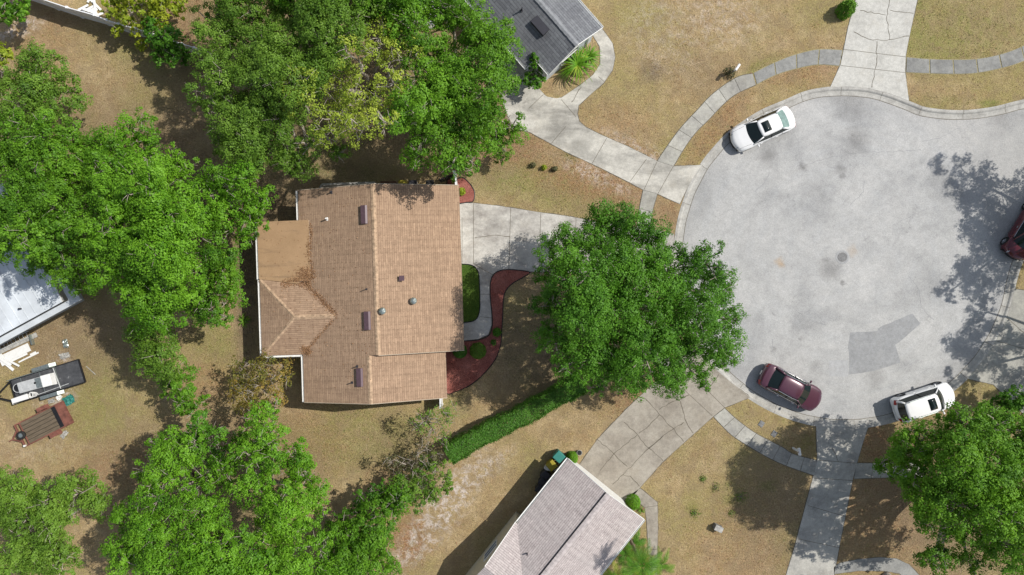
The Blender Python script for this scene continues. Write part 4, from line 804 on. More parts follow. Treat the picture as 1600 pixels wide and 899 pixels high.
# left belt
tree('oak_tree', 'small loose tree at the left end of the back lawn, below the lime shrub', (70, 150), [(75,110,34,4.6),(50,130,34,5),(100,135,26,4.2),(30,165,38,5.6),(75,170,34,5.2),(10,120,24,4.6)], M['lf_mix'], seed=6, trunk_r=.16)
tree('oak_tree', 'leafy tree on the left edge below the small loose tree', (70, 250), [(20,215,42,7.4),(70,215,40,7.2),(110,222,32,6.6),(35,265,46,8.4),(90,268,44,8.2),(0,300,40,7.6),(140,245,30,6.8),(-40,240,50,7.5)], M['lf_oak'], seed=7)
tree('oak_tree', 'lower oak on the left edge above the pale metal roof', (50, 360), [(20,335,46,8),(70,325,48,8.6),(20,385,40,7.4),(62,380,42,7.6),(105,368,40,7.4),(100,415,34,6.2),(130,432,24,5.6),(-30,350,50,7.5),(95,440,18,5.2),(60,412,18,5.6)], M['lf_oak'], seed=8)
tree('oak_tree', 'tall bright green oak at the heart of the left tree belt', (235, 350), [(160,262,34,8.2),(190,300,48,9.8),(150,320,38,9),(245,300,40,9.0),(265,340,46,9.8),(215,350,50,10.4),(170,365,40,9),(250,395,48,9.8),(205,410,46,9.2),(165,415,34,7.8),(275,440,42,8.4),(232,455,44,8.2),(190,460,36,7.4),(260,490,28,6.4),(215,495,30,6.2),(150,385,28,7.4)], M['lf_bright'], seed=9, trunk_r=.36, twigs=6)
tree('oak_tree', 'bright lobed tree reaching up into the shaded back lawn', (240, 245), [(215,205,28,6.6),(235,222,24,6.4),(190,232,28,6.4),(235,255,32,6.8),(275,245,18,5.2),(262,280,28,6.2),(205,270,30,6.6),(300,268,14,4.6)], M['lf_bright'], seed=10, trunk_r=.2)
tree('oak_tree', 'bright green tree against the northwest corner of the tan house', (345, 325), [(345,275,26,6.6),(375,290,30,6.8),(330,310,36,7.4),(375,330,32,7),(405,315,20,5.6),(345,355,34,6.6),(380,365,16,5),(315,345,28,6.8),(412,335,10,4.6),(395,275,12,5)], M['lf_bright'], seed=11, trunk_r=.22)
tree('oak_tree', 'rounded green tree in front of the shaded strip west of the tan house', (320, 440), [(325,395,34,7),(350,420,26,6),(315,440,38,7.2),(348,460,26,5.8),(330,485,26,5.4),(350,495,14,4.6),(300,480,26,6)], M['lf_oak'], seed=12, trunk_r=.22)
tree('small_tree', 'narrow tree at the top of the fence line shrubs under the left belt', (245, 545), [(222,530,30,4.6),(248,555,30,4.4),(222,560,24,3.8),(262,583,24,3.8)], M['lf_mix'], seed=13, trunk_r=.12, leaf=.13, cover=1.3, group='small trees along the fence line')
tree('small_tree', 'narrow tree midway down the fence line, left of the turning tree', (285, 620), [(272,600,24,3.4),(284,618,22,3.2),(300,640,24,3.8),(290,628,18,3.4)], M['lf_oak'], seed=14, trunk_r=.10, leaf=.13, cover=1.3, group='small trees along the fence line')
tree('small_tree', 'dark narrow tree at the foot of the fence line, above the lower left oaks', (322, 670), [(315,655,22,4.6),(332,680,22,4.8),(305,680,18,4.4),(345,700,18,4.6)], M['lf_mid'], seed=15, trunk_r=.12, leaf=.13, cover=1.3, group='small trees along the fence line')
# lower left
tree('oak_tree', 'lower left oak with a bare white limb, between the shed shadow and the turning tree', (325, 740), [(240,700,26,6.4),(262,725,36,7.4),(300,700,24,6.6),(225,745,26,6.6),(300,755,34,7.6),(345,735,30,7.4),(250,775,34,7),(320,790,34,7.4),(352,700,20,6)], M['lf_bright'], seed=16, trunk_r=.26, twigs=8, twig_len=1.5)
tree('oak_tree', 'bright oak facing the bare lawn south of the tan house', (410, 740), [(405,665,28,6.4),(432,690,32,7),(400,710,30,7.6),(465,715,30,6.4),(440,740,36,7.8),(480,745,26,6),(400,765,36,8),(450,785,36,7.4),(485,790,26,6),(415,645,16,5.6)], M['lf_bright'], seed=17, trunk_r=.28, twigs=7)
tree('oak_tree', 'broad oak on the bottom edge under the two lower left oaks', (330, 850), [(195,830,30,7.2),(180,865,32,6.8),(235,845,40,8.2),(210,890,40,7.6),(290,840,38,8.2),(270,890,44,8.4),(345,845,38,8.4),(335,895,44,8.4),(400,840,38,8),(395,890,44,8),(450,850,36,7.4),(455,900,42,7.4),(495,860,28,6.2),(500,905,30,6),(175,805,14,6)], M['lf_bright'], seed=18, trunk_r=.34, twigs=6)
tree('oak_tree', 'dull green tree with a grey twiggy gap in the bottom left corner', (60, 830), [(30,775,32,6.2),(70,780,32,6.6),(110,778,30,6.2),(145,790,22,5.4),(20,820,36,6.8),(62,825,36,7),(30,870,40,7),(80,880,34,6.8),(0,900,40,6.6),(-20,800,40,6)], M['lf_mix'], seed=19, trunk_r=.26, twigs=8, cover=1.15)
tree('small_tree', 'leafy low tree at the bottom edge beside the sandy strip', (575, 830), [(545,830,28,3.6),(585,815,28,3.8),(612,795,22,3.4),(560,865,32,3.8),(598,850,26,3.6),(540,895,34,3.8),(590,890,30,3.6),(625,775,18,3.0)], M['lf_oak'], seed=20, trunk_r=.14, leaf=.13, cover=1.15)
tree('small_tree', 'small tree with orange turning leaves by the back corner of the tan house', (405, 600), [(378,585,26,3.6),(405,572,22,3.6),(425,592,26,4),(395,612,28,4),(430,622,18,3.2),(365,605,14,2.8),(445,590,12,3),(385,635,14,2.8)], M['lf_brown'], dens=330, seed=21, trunk_r=.12, leaf=.13, twigs=12, cover=.8, twig_len=1.4)
tree('small_tree', 'thin pale green sapling on the lawn south of the tan house', (668, 658), [(665,650,20,3.0),(685,662,20,2.8),(700,645,16,2.5),(672,680,16,2.4),(652,660,12,2.4),(695,685,10,2.0)], M['lf_mix'], dens=230, seed=22, trunk_r=.06, leaf=.10, twigs=8, cover=.6)
# right
tree('oak_tree', 'large loose green oak in the bottom right corner', (1475, 755), [(1425,690,30,5.6),(1468,684,28,6),(1505,665,36,7.6),(1555,668,38,7.6),(1605,680,40,7.4),(1408,728,26,6.6),(1445,725,40,8.8),(1495,722,48,9.6),(1550,725,48,9.6),(1605,740,46,9),(1430,765,34,7.8),(1480,778,44,9),(1535,785,48,9.4),(1595,800,46,9),(1650,720,50,8.5),(1650,800,50,8.5),(1470,820,30,7.4),(1520,830,34,7.8),(1570,850,40,8),(1620,870,46,8),(1455,868,24,5.8),(1480,885,26,5.8),(1540,890,30,6.4)], M['lf_oak'], seed=23, trunk_r=.4, twigs=5, cover=1.12)
# trees just outside the right edge: only their shade on the road is in view
tree('oak_tree', 'oak beyond the right edge shading the road around the dark red car', (1690, 330), [(1655,215,34,8),(1690,255,44,8.5),(1640,262,26,7.5),(1700,310,50,8.5),(1652,318,30,7.5),(1690,370,40,8),(1640,372,22,7),(1625,405,20,6.6),(1665,415,28,7)], M['lf_oak'], seed=24, ground=True, cover=.42, twigs=4)
tree('oak_tree', 'oak beyond the right edge shading the kerb right of the white hatch', (1710, 510), [(1655,490,34,8),(1700,480,46,8.5),(1665,535,30,7.6),(1715,540,46,8.4),(1760,500,46,8.4),(1700,590,40,7.6),(1650,450,20,7.4)], M['lf_oak'], seed=25, ground=True, cover=.42, twigs=4)
tree('oak_tree', 'oak below the bottom right corner shading the lower lawns', (1385, 900), [(1385,930,50,8),(1440,960,50,8),(1340,950,40,7.5),(1400,880,36,8)], M['lf_oak'], seed=26, ground=True, cover=.7, twigs=4)
scn['leaves'] = TOTAL[0]
if TOTAL[0] > 3500000: raise SystemExit('too many leaves %d' % TOTAL[0])

# ---------------------------------------------------------------- hedge
def hedge(name, label, px, wpx, h, mat, cat, seed=5, dens=330, leaf=.10):
    g = np.random.default_rng(seed); P = smooth_poly([Vector((W(*p, h*.9).x, W(*p, h*.9).y, 0)) for p in px], 6); root = empty(name, P[0], label, cat); L = sum((b-a).length for a, b in zip(P, P[1:]))
    n = int(L*dens*8.0); t_ = g.uniform(0, len(P)-1.001, n); i = t_.astype(int); fr = (t_-i)[:, None]; A = np.array(P); pos = A[i]*(1-fr)+A[i+1]*fr
    d = A[np.minimum(i+1, len(A)-1)]-A[i]; d /= np.linalg.norm(d, axis=1, keepdims=True)+1e-9; nr = np.stack([-d[:, 1], d[:, 0], 0*d[:, 0]], 1)
    wob_ = 1 + .07*np.sin(t_*.45+seed)+.04*np.sin(t_*1.1)+g.normal(0, .05, n); hw = PX(wpx)/2*wob_; side = g.uniform(size=n) < .55; s_ = g.choice([-1, 1], n)
    off = np.where(side, s_*hw*g.uniform(.80, 1.10, n), g.uniform(-1, 1, n)*hw); z = np.where(side, h*np.power(g.uniform(.02, 1, n), .7), h*(1+.03*np.sin(t_*.9)-.10*(off/hw)**4)-np.abs(g.normal(0, .09, n)))
    p = pos + nr*off[:, None]; p[:, 2] = z; Nn = np.where(side[:, None], nr*s_[:, None], 0) + np.where(side, .15, 1.0)[:, None]*np.array([0, 0, 1]) + g.normal(size=(n, 3))*.42
    leaf_mesh('foliage', p, Nn, leaf*g.uniform(.6, 1.4, n), mat, root, g=g, tone=np.clip(g.normal(.6, .22, n), 0, 1))
    mb = MB()
    for a, b in zip(P[::2], P[2::2]):
        for k in range(2): q = a.lerp(b, k/2); mb.tube([q-Vector((0,0,.1)), q+Vector((random.uniform(-.2,.2), random.uniform(-.2,.2), h*.8))], [.05, .02], 5)
    build('stems', mb, M['bark_d'], root, recalc=False)
    return root
hedge('hedge', 'long clipped green hedge running from the big oak towards the lower left', [(912,600),(893,609),(868,622),(842,637),(816,651),(790,664),(765,676),(742,688),(718,702),(700,713)], 28, 2.0, M['lf_hedge'], 'hedge')
# shrubs at the lower end of the hedge
tree('shrub', 'wide bronze leaved shrub at the lower left end of the clipped hedge', (640, 722), [(640,725,18,2.4),(665,715,18,2.6),(620,740,18,2.2),(648,745,20,2.4),(682,722,14,2.2),(610,720,12,2.4),(660,700,10,2.3)], M['lf_purple'], dens=300, leaf=.11, cat='shrub', seed=31, trunk_r=.08, cover=.6, twigs=8)
tree('shrub', 'green ragged shrub between the bronze shrub and the sandy strip', (665, 755), [(665,750,22,2.2),(640,762,22,2.4),(690,738,20,2.1),(672,728,14,2.3),(615,775,20,2.4),(680,770,12,1.8),(700,760,10,1.6),(655,780,14,1.8)], M['lf_mix'], cat='shrub', seed=32, trunk_r=.07, leaf=.12, cover=1.0, twigs=5)
tree('shrub', 'dark shrub on the lawn edge where the lower left hedge line ends', (585, 770), [(610,770,18,2.4),(628,782,18,2.4),(528,820,14,2.2),(590,765,16,2.2),(570,780,18,2.4),(600,785,16,2.2),(560,800,16,2.2),(545,812,14,2.2)], M['lf_mid'], cat='shrub', seed=33, trunk_r=.07, leaf=.12, cover=1.0)
# fence line shrubs top left
tree('shrub', 'lime green leafy shrub mass behind the white fence at the top', (215, 15), [(190,0,20,2.6),(175,18,14,2.2),(205,20,18,2.4),(225,5,22,2.8),(245,18,20,2.6),(262,2,20,2.6),(278,10,12,2.4),(200,-12,20,2.6),(240,-15,20,2.6),(210,38,10,1.8),(187,50,7,1.5),(280,-8,10,2.2)], M['lf_lime'], dens=430, leaf=.20, cat='shrub', seed=34, trunk_r=.10, cover=1.0, twigs=1)
tree('shrub', 'dark green spiky shrub at the right end of the white fence', (262, 72), [(245,55,16,2.6),(265,65,18,3.0),(250,78,14,2.4),(280,75,16,2.8),(272,88,12,2.4),(290,85,12,2.2),(240,40,12,2.2)], M['lf_mid'], dens=460, leaf=.18, cat='shrub', seed=35, trunk_r=.10, cover=1.0, twigs=1)
tree('shrub', 'small lime shrub in front of the white fence, beneath its middle', (222, 66), [(222,66,8,1.0),(230,70,6,.9)], M['lf_lime'], dens=430, leaf=.15, cat='shrub', seed=36, trunk_r=.05, twigs=1)
tree('shrub', 'leafy green shrub in the top left corner before the white fence', (20, 18), [(10,8,18,3.0),(28,12,16,2.8),(40,22,12,2.4),(12,25,14,2.6),(-10,10,20,3),(45,8,8,2)], M['lf_oak'], cat='shrub', seed=37, trunk_r=.1, cover=1.0, leaf=.15, twigs=2)
tree('shrub', 'bright lime shrub on the left edge above the small loose tree', (8, 88), [(3,80,12,2.4),(12,88,12,2.2),(5,98,12,2.2),(-12,85,16,2.4)], M['lf_lime'], cat='shrub', seed=38, trunk_r=.06, dens=430, leaf=.17, twigs=1)
tree('shrub', 'dark leafy shrub at the right edge above the corner oak', (1585, 632), [(1575,628,12,2.2),(1590,622,14,2.6),(1600,632,16,2.8),(1562,638,9,1.8),(1620,630,18,2.8)], M['lf_mid'], cat='shrub', seed=39, trunk_r=.08, cover=1.0, leaf=.14, twigs=1)
tree('shrub', 'olive shrub tucked under the oak by the second driveway', (786, 240), [(788,238,13,1.9),(780,246,9,1.6)], M['lf_mix'], cat='shrub', seed=40, trunk_r=.06, cover=1.2, leaf=.11, twigs=1)
tree('shrub', 'dark glossy shrub in the corner beside the grey house driveway', (832, 118), [(835,112,12,2.0),(826,125,9,1.6),(842,128,9,1.7),(836,97,8,2.6)], M['lf_mid'], cat='shrub', seed=41, trunk_r=.06, cover=1.0, leaf=.13, twigs=1)
bush('shrub', 'round green shrub left of the top driveway', 1317, 19, 13, 1.5, M['lf_oak'], leaf=.10, n=3000, rag=.16, seed=2)
bush('topiary_bush', 'clipped round bush beside the walkway of the taupe house', 988, 782, 11.5, 1.35, M['lf_bright'], leaf=.06, n=4000, rag=.05, seed=3)
bush('topiary_bush', 'small clipped bush at the top corner of the taupe house', 893.5, 713, 9, 1.3, M['lf_bright'], leaf=.06, n=3000, rag=.05, seed=4)
bush('topiary_bush', 'rounded bush in the red mulch, half under the step of the roof', 719, 548.5, 11.5, .95, M['lf_hedge'], leaf=.06, n=3500, rag=.05, seed=5)
bush('topiary_bush', 'larger rounded grey green bush in the middle of the red mulch', 747, 548, 13, .85, M['lf_mix'], leaf=.06, n=4000, rag=.06, seed=6)
bush('low_plant', 'small dark plant in the neck of the red mulch bed', 776.5, 519, 6.5, .5, M['lf_mid'], 'plant', leaf=.10, n=500, rag=.3, seed=7)
bush('low_plant', 'tiny grassy plant in the red mulch below the small dark plant', 771, 535, 4.5, .3, M['lf_hedge'], 'plant', leaf=.09, n=160, rag=.3, seed=8)
bush('low_plant', 'yellow green plant in the little red bed beside the driveway', 722, 300, 5.5, .6, M['lf_lime'], 'plant', leaf=.10, n=420, rag=.3, seed=9)
for k, (x, y) in enumerate(((832.5, 258.5), (850, 262.5), (866.5, 264.5))):
    bush('low_plant', ['leftmost of three small dark plants on the lawn by the second driveway', 'middle one of three small dark plants on the lawn by the second driveway', 'rightmost of three small dark plants on the lawn by the second driveway'][k], x, y, 4.2, .45, M['lf_purple'] if k != 1 else M['lf_lime'], 'plant', leaf=.10, n=220, rag=.3, group='small plants in a row on the lawn', seed=20+k)
bush('low_plant', 'grey dry plant beside the mailbox on the upper lawn', 1140, 114, 10, .5, M['lf_purple'], 'plant', leaf=.10, n=300, rag=.4, seed=26)
for k, (x, y, lab) in enumerate(((1098, 748, 'straggly weed clump nearest the lower driveway slabs'),(1118, 762, 'grey green weed clump in the middle of the lower lawn'),(1157, 775, 'bright green weed clump in the shade of the lower lawn'),(1143, 802, 'flat weed clump above the grey stone on the lower lawn'),(1085, 802, 'small weed clump near the bottom walkway'))):
    bush('weed_clump', lab, x, y, 5.5+k % 3*2, .14, M['lf_mix'] if k % 2 == 0 else M['lf_grassg'], 'weeds', leaf=.08, n=110, rag=.6, seed=40+k, group='weeds on the lower lawn')
FR = [M['lf_hedge'], M['lf_dry']]
fronds('fan_palm', 'large fan palm clump before the pale front wall of the grey house', 900, 108, .9, 90, 1.55, [M['lf_bright'], M['lf_yellow']], 'palm', width=.045, leaflets=0, seed=1, upr=.75)
fronds('fan_palm', 'smaller yellow tipped palm behind the large palm clump', 917, 97, .9, 60, 1.1, [M['lf_oak'], M['lf_lime']], 'palm', width=.040, leaflets=0, seed=2, upr=.9)
fronds('cycad', 'dark cycad along the side wall of the taupe house, nearest its corner', 988, 845, .5, 13, 1.1, [M['lf_mid'], M['lf_dry']], 'cycad', width=.035, leaflets=15, seed=3, group='cycads beside the taupe house')
fronds('cycad', 'dark cycad along the side wall of the taupe house, second from its corner', 976, 862, .5, 13, 1.1, [M['lf_mid'], M['lf_hedge']], 'cycad', width=.035, leaflets=15, seed=4, group='cycads beside the taupe house')
fronds('cycad', 'orange brown dying cycad by the bottom walkway', 1001, 868, .5, 12, 1.0, [M['lf_brown'], M['lf_dry']], 'cycad', width=.035, leaflets=15, seed=5, group='cycads beside the taupe house')
fronds('cycad', 'blue green cycad reaching over the bottom walkway', 1030, 878, .6, 11, 1.2, [M['lf_mix'], M['lf_lime']], 'cycad', width=.035, leaflets=15, seed=6, group='cycads beside the taupe house')
fronds('cycad', 'tall lime green palm clump on the bottom edge by the taupe house', 968, 900, .9, 14, 1.6, [M['lf_oak'], M['lf_yellow']], 'palm', width=.04, leaflets=18, seed=7)
fronds('cycad', 'yellowing palm at the bottom edge between walkway and house', 1004, 897, .7, 12, 1.2, [M['lf_yellow'], M['lf_lime']], 'palm', width=.035, leaflets=15, seed=8)
fronds('palm_tree', 'tall palm at the bottom edge whose fronds shade the taupe roof', 982, 838, 5.2, 15, 1.6, [M['lf_mid'], M['lf_mix']], 'palm', width=.035, leaflets=20, seed=17, upr=.5)
fronds('agave', 'pale spiky agave in the shade west of the tan house', 382, 501, .1, 22, .62, [M['lf_mix'], M['lf_yellow']], 'agave', width=.045, leaflets=0, seed=9, upr=1.2)
fronds('agave', 'upright spiky plant between the round bush and walkway of the taupe house', 1001, 797, .1, 14, .4, [M['lf_mix'], M['lf_dry']], 'agave', width=.03, leaflets=0, seed=10, upr=1.2)

# ---------------------------------------------------------------- white fence, top left
pts = [W(66,0,1.8), W(40,-8,1.8), W(5,-20,1.8)]; top = [(5,-22),(66,-1),(105,12),(148,24),(168,32),(186,38),(212,45),(238,53),(262,61),(285,69),(304,75),(322,80.5)]
tw = [W(x, y, 1.8) for x, y in top]; fr_ = empty('fence', (tw[3].x, tw[3].y, 0), 'white vinyl panel fence at the top left, with a long dark shadow', 'fence')
for a, b in zip(tw, tw[1:]):
    mb = MB(); A_ = Vector((a.x, a.y, .92)); B_ = Vector((b.x, b.y, .92)); n = max(1, int((b-a).length/.15)); d = (B_-A_)
    for k in range(n): 
        p = A_ + d*(k+.5)/n; mb.beam(p - d*.485/n, p + d*.485/n, .03 if k % 2 else .024, 1.66)
    build('fence_panel', mb, M['vinyl'], fr_)
    mb = MB(); mb.beam(A_+Vector((0,0,.86)), B_+Vector((0,0,.86)), .06, .09); build('rail', mb, M['vinyl'], fr_)
    mb = MB(); mb.beam(A_-Vector((0,0,.82)), B_-Vector((0,0,.82)), .05, .09); build('rail', mb, M['vinyl'], fr_)
for a in tw:
    mb = MB(); mb.box((a.x, a.y, .93), (.13,.13,1.86)); mb.box((a.x, a.y, 1.88), (.16,.16,.04)); build('post', mb, M['vinyl'], fr_)
# white boards behind the fence
rr = random.Random(4)
for k, (x0,y0,x1,y1) in enumerate(((140,-2,158,16),(137,4,143,-8),(122,16,138,8),(126,20,146,10),(133,22,150,12),(140,24,152,14),(147,0,150,22),(152,24,162,20),(136,14,152,22),(128,13,147,20))):
    mb = MB(); z = .08+.035*k; mb.beam(W(x0,y0,z), W(x1,y1,z+.03), .16, .03); tag(build('loose_board', mb, M['white'], loc=W((x0+x1)/2,(y0+y1)/2,z)), 'white board in the loose heap behind the top left fence', 'board', 'white boards heaped behind the fence')

# ================================================================ CARS
def lerp_tab(tab, x):
    for (x0, y0), (x1, y1) in zip(tab, tab[1:]):
        if x0 <= x <= x1: t_ = (x-x0)/(x1-x0); return y0+(y1-y0)*t_
    return tab[0][1] if x < tab[0][0] else tab[-1][1]
def car(name, label, cat, px, py, heading, L, Wd_, Hh, paint, kind, sunroof=False, rails=False, rearglass='cglass', chrome=False, zroad=-.09):
    c = W(px, py, .8); root = empty(name, (c.x, c.y, zroad), label, cat, rz=R(heading))
    hl, hw = L/2, Wd_/2
    if kind == 'sedan':
        top = [(-1,.62),(-.985,.86),(-.93,.98),(-.80,1.02),(-.5,1.0),(.3,.98),(.46,.955),(.60,.90),(.80,.82),(.93,.73),(.985,.60),(1,.48)]; ws = (.49,.21); rf = (.20,-.44); rg = (-.44,-.72); wx = (.60,-.62); rw = .31
    elif kind == 'suv':
        top = [(-1,.70),(-.985,.95),(-.95,1.08),(-.7,1.10),(.3,1.06),(.50,1.04),(.62,1.00),(.82,.93),(.94,.82),(.985,.68),(1,.55)]; ws = (.50,.22); rf = (.22,-.80); rg = (-.80,-.93); wx = (.62,-.60); rw = .35
    else:
        top = [(-1,.70),(-.985,1.0),(-.95,1.08),(-.7,1.08),(.4,1.05),(.64,1.0),(.78,.92),(.92,.80),(.985,.66),(1,.52)]; ws = (.66,.34); rf = (.34,-.84); rg = (-.84,-.95); wx = (.66,-.56); rw = .34
    xs = sorted(set([-1,-.995,-.985,-.96,-.93]+[i/24 for i in range(-22,23)]+[.95,.97,.985,.995,1])); secs = []
    for t_ in xs:
        z = lerp_tab(top, t_); e = abs(t_); w_ = hw*(1-.10*max(0, (e-.70)/.30)**2-.05*max(0, (e-.93)/.07)**2)
        bow = (.34 if t_ > 0 else .20)*max(0, (e-.55)/.45)**1.6; sgn = 1 if t_ > 0 else -1; sill = .24
        for wc in wx:
            dx = (t_-wc)*hl
            if abs(dx) < rw+.06: sill = max(sill, math.sqrt(max(0, (rw+.06)**2-dx*dx))+rw*.90)
        sill = min(sill, z-.18); ring = []
        for f_, zz in ((.90, sill), (.985, sill+.02), (1.0, sill+(z-sill)*.35), (.995, sill+(z-sill)*.62), (.95, z-.085), (.875, z-.02), (.62, z+.012), (.32, z+.028), (0, z+.035)):
            ring.append((t_*hl - sgn*bow*f_*f_*.85, w_*f_, zz))
        secs.append(ring + [(a, -b, d) for a, b, d in reversed(ring[:-1])])
    mb = MB(); mb.grid(secs); n = len(secs[0]); mb.face(secs[0]); mb.face(list(reversed(secs[-1])))
    body = build('body', mb, M[paint], root, world=False, smooth=True); OFF[body.name] = Vector((0,0,0))
    m_ = body.modifiers.new('s', 'SUBSURF'); m_.levels = 1; m_.render_levels = 1
    mb = MB(); mb.box((0, 0, .28), (L*.90, Wd_*.80, .22)); build('underbody', mb, M['black'], root, world=False)
    # greenhouse
    zb = lerp_tab(top, 0)+.0; zr = Hh; wb = hw*.865; wr = hw*(.66 if kind == 'sedan' else .70)
    bx0, bx1, tx0, tx1 = ws[0]*hl, rg[1]*hl, rf[0]*hl, rf[1]*hl
    def quadgrid(a, b, c_, d, bul, n1=6, n2=8):     # a,b bottom ; c_,d top ; bulge vector
        out = []
        for i in range(n1+1):
            u_ = i/n1; row = []
            for j in range(n2+1):
                v_ = j/n2; p = Vector(a).lerp(Vector(b), v_).lerp(Vector(d).lerp(Vector(c_), v_), u_); row.append(p + Vector(bul)*(1-(2*v_-1)**2)*(1-.45*u_))
            out.append(row)
        return out
    zc = lerp_tab(top, ws[0])+.015; zk = lerp_tab(top, rg[1])+.02
    def glass(nm, a, b, c_, d, bul, mat):
        mb = MB(); mb.grid(quadgrid(a, b, c_, d, bul)); o = build(nm, mb, M[mat], root, world=False, smooth=True); return o
    glass('windshield', (bx0-.10,-wb*.95,zc), (bx0-.10,wb*.95,zc), (tx0-.03,wr*.97,zr-.045), (tx0-.03,-wr*.97,zr-.045), (.17,0,0), 'cglass')
    glass('rear_window', (bx1+.06,wb*.90,zk), (bx1+.06,-wb*.90,zk), (tx1+.03,-wr*.94,zr-.05), (tx1+.03,wr*.94,zr-.05), (-.13,0,0), rearglass)
    for sy in (-1, 1):
        glass('side_window', (bx1+.10,sy*wb*1.0,zk*.5+zb*.5), (bx0-.16,sy*wb*1.0,zc-.01), (tx0-.05,sy*wr*1.02,zr-.055), (tx1+.06,sy*wr*1.02,zr-.055), (0,sy*.035,0), 'cglass')
        mb = MB(); mb.tube([(bx0-.08,sy*wb*.985,zc), ((bx0+tx0)/2-.04,sy*(wb+wr)/2*1.005,(zc+zr)/2), (tx0-.03,sy*wr*1.0,zr-.04)], [.045,.04,.05], 6); build('pillar', mb, M[paint], root, world=False, smooth=True)
        mb = MB(); mb.tube([(bx1+.03,sy*wb*.95,zk), ((bx1+tx1)/2+.03,sy*(wb+wr)/2*.985,(zk+zr)/2+.03), (tx1+.0,sy*wr*.99,zr-.04)], [.085,.075,.06], 6); build('pillar', mb, M[paint], root, world=False, smooth=True)
        xm = (tx0+tx1)/2+.1; mb = MB(); mb.beam((xm-.04,sy*(wb*1.0+.03),zb), (xm,sy*(wr*1.02+.015),zr-.05), .03, .08); build('door_pillar', mb, M['black'], root, world=False)
        if chrome: mb = MB(); mb.tube([(bx1+.1,sy*(wb+.03),zk), (0,sy*(wb+.055),zb+.02), (bx0-.15,sy*(wb+.03),zc)], .016, 5); build('chrome_trim', mb, M['chrome'], root, world=False); mb = MB(); mb.tube([(tx1+.05,sy*(wr+.02),zr-.05), (0,sy*(wr+.05),zr-.02), (tx0,sy*(wr+.02),zr-.05)], .012, 5); build('chrome_trim', mb, M['chrome'], root, world=False)
    roof = []
    for i in range(13):
        u_ = i/12; x = tx1-.02+(tx0-tx1+.02)*u_; row = []
        for j in range(11):
            v_ = -1+2*j/10; e = max(abs(2*u_-1)**3, 0); y = v_*(wr+.02)*(1-.05*e); row.append((x + (.06 if u_ > .5 else -.05)*e*(1-v_*v_), y, zr+.035*(1-v_*v_)-.05*e-.045*abs(v_)**4))
        roof.append(row)
    mb = MB(); mb.grid(roof); ro = build('roof', mb, M[paint], root, world=False, smooth=True); so = ro.modifiers.new('t', 'SOLIDIFY'); so.thickness = .03; so.offset = -1
    OFF[ro.name] = Vector((0,0,0))
    if sunroof:
        xf = tx0-.22; mb = MB(); mb.grid([[(x, y, zr+.052-.03*(abs(y)/wr)**2-.012*(x > xf-.05)) for y in (-wr*.62, -wr*.3, 0, wr*.3, wr*.62)] for x in (xf-.52, xf-.26, xf)]); o = build('sunroof', mb, M['cglass'], root, world=False, smooth=True); so = o.modifiers.new('t', 'SOLIDIFY'); so.thickness = .02
    if rails:
        for sy in (-1, 1): mb = MB(); mb.tube([(tx1+.15,sy*wr*.93,zr-.02), (tx1+.3,sy*wr*.94,zr+.05), (tx0-.5,sy*wr*.94,zr+.05), (tx0-.3,sy*wr*.93,zr-.01)], .022, 6); build('roof_rail', mb, M['galv' if paint == 'pwhite' else 'black'], root, world=False)
    for k, wc in enumerate(wx):
        for sy in (-1, 1):
            mb = MB(); x0 = wc*hl; ringp = [(.0,.60),(.0,.92),(.03,1.0),(.17,1.0),(.21,.90),(.21,.0)]; n = 24; vs = []
            for dy, rf_ in ringp:
                for q in range(n): a = 2*math.pi*q/n; vs.append((x0+rw*rf_*math.cos(a), sy*(hw-.005-dy*.95), rw+rw*rf_*math.sin(a)))
            mb.add(vs, [(i*n+q, i*n+(q+1) % n, (i+1)*n+(q+1) % n, (i+1)*n+q) for i in range(len(ringp)-1) for q in range(n)])
            wh = build('wheel', mb, M['tyre'], root, world=False, smooth=True); OFF[wh.name] = Vector((0,0,0))
            mb = MB(); cy = sy*(hw-.03); mb.add([(x0+rw*.62*math.cos(2*math.pi*q/n), cy-sy*.02, rw+rw*.62*math.sin(2*math.pi*q/n)) for q in range(n)]+[(x0+rw*.54*math.cos(2*math.pi*q/n), cy-sy*.05, rw+rw*.54*math.sin(2*math.pi*q/n)) for q in range(n)], [(q,(q+1) % n,n+(q+1) % n,n+q) for q in range(n)]+[tuple(range(n,2*n))])
            for q in range(5): a = 2*math.pi*q/5; mb.beam((x0,cy-sy*.01,rw), (x0+rw*.60*math.cos(a),cy-sy*.015,rw+rw*.60*math.sin(a)), .05, .03)
            build('rim', mb, M['rim'], wh)
    for sy in (-1, 1):      # mirrors, lamps, handles, door seams
        mb = MB(); xm = bx0-.28; mb.box((xm, sy*(hw+.09), zb+.06), (.12,.20,.13), sy*-.15, taper=.8); mb.beam((xm,sy*(hw-.04),zb+.02), (xm,sy*(hw+.04),zb+.05), .05, .04); build('mirror', mb, M[paint], root, world=False, bevel=.02)
        zt = lerp_tab(top, .93); mb = MB(); rows = []
        for i in range(5):
            a = i/4; y = hw*(.52+.34*a); x = hl*.985-.34*(y/hw)**2*.85-.03*0; rows.append([(x+.005-.32*a*.3, sy*y, zt-.20), (x-.03-.10*a, sy*y, zt-.075), (x-.12-.20*a, sy*y*.995, zt+.020-.02*a)])
        mb.grid(rows); build('headlight', mb, M['lamp'], root, world=False, smooth=True)
        zt = lerp_tab(top, -.96); mb = MB(); rows = []
        for i in range(5):
            a = i/4; y = hw*(.55+.34*a); x = -hl*.992+.20*(y/hw)**2*.85; rows.append([(x-.015+.04*a, sy*y, zt-.26), (x-.012+.05*a, sy*y, zt-.12), (x+.05+.10*a, sy*y, zt+.004)])
        mb.grid(rows); build('tail_light', mb, M['tail'], root, world=False, smooth=True)
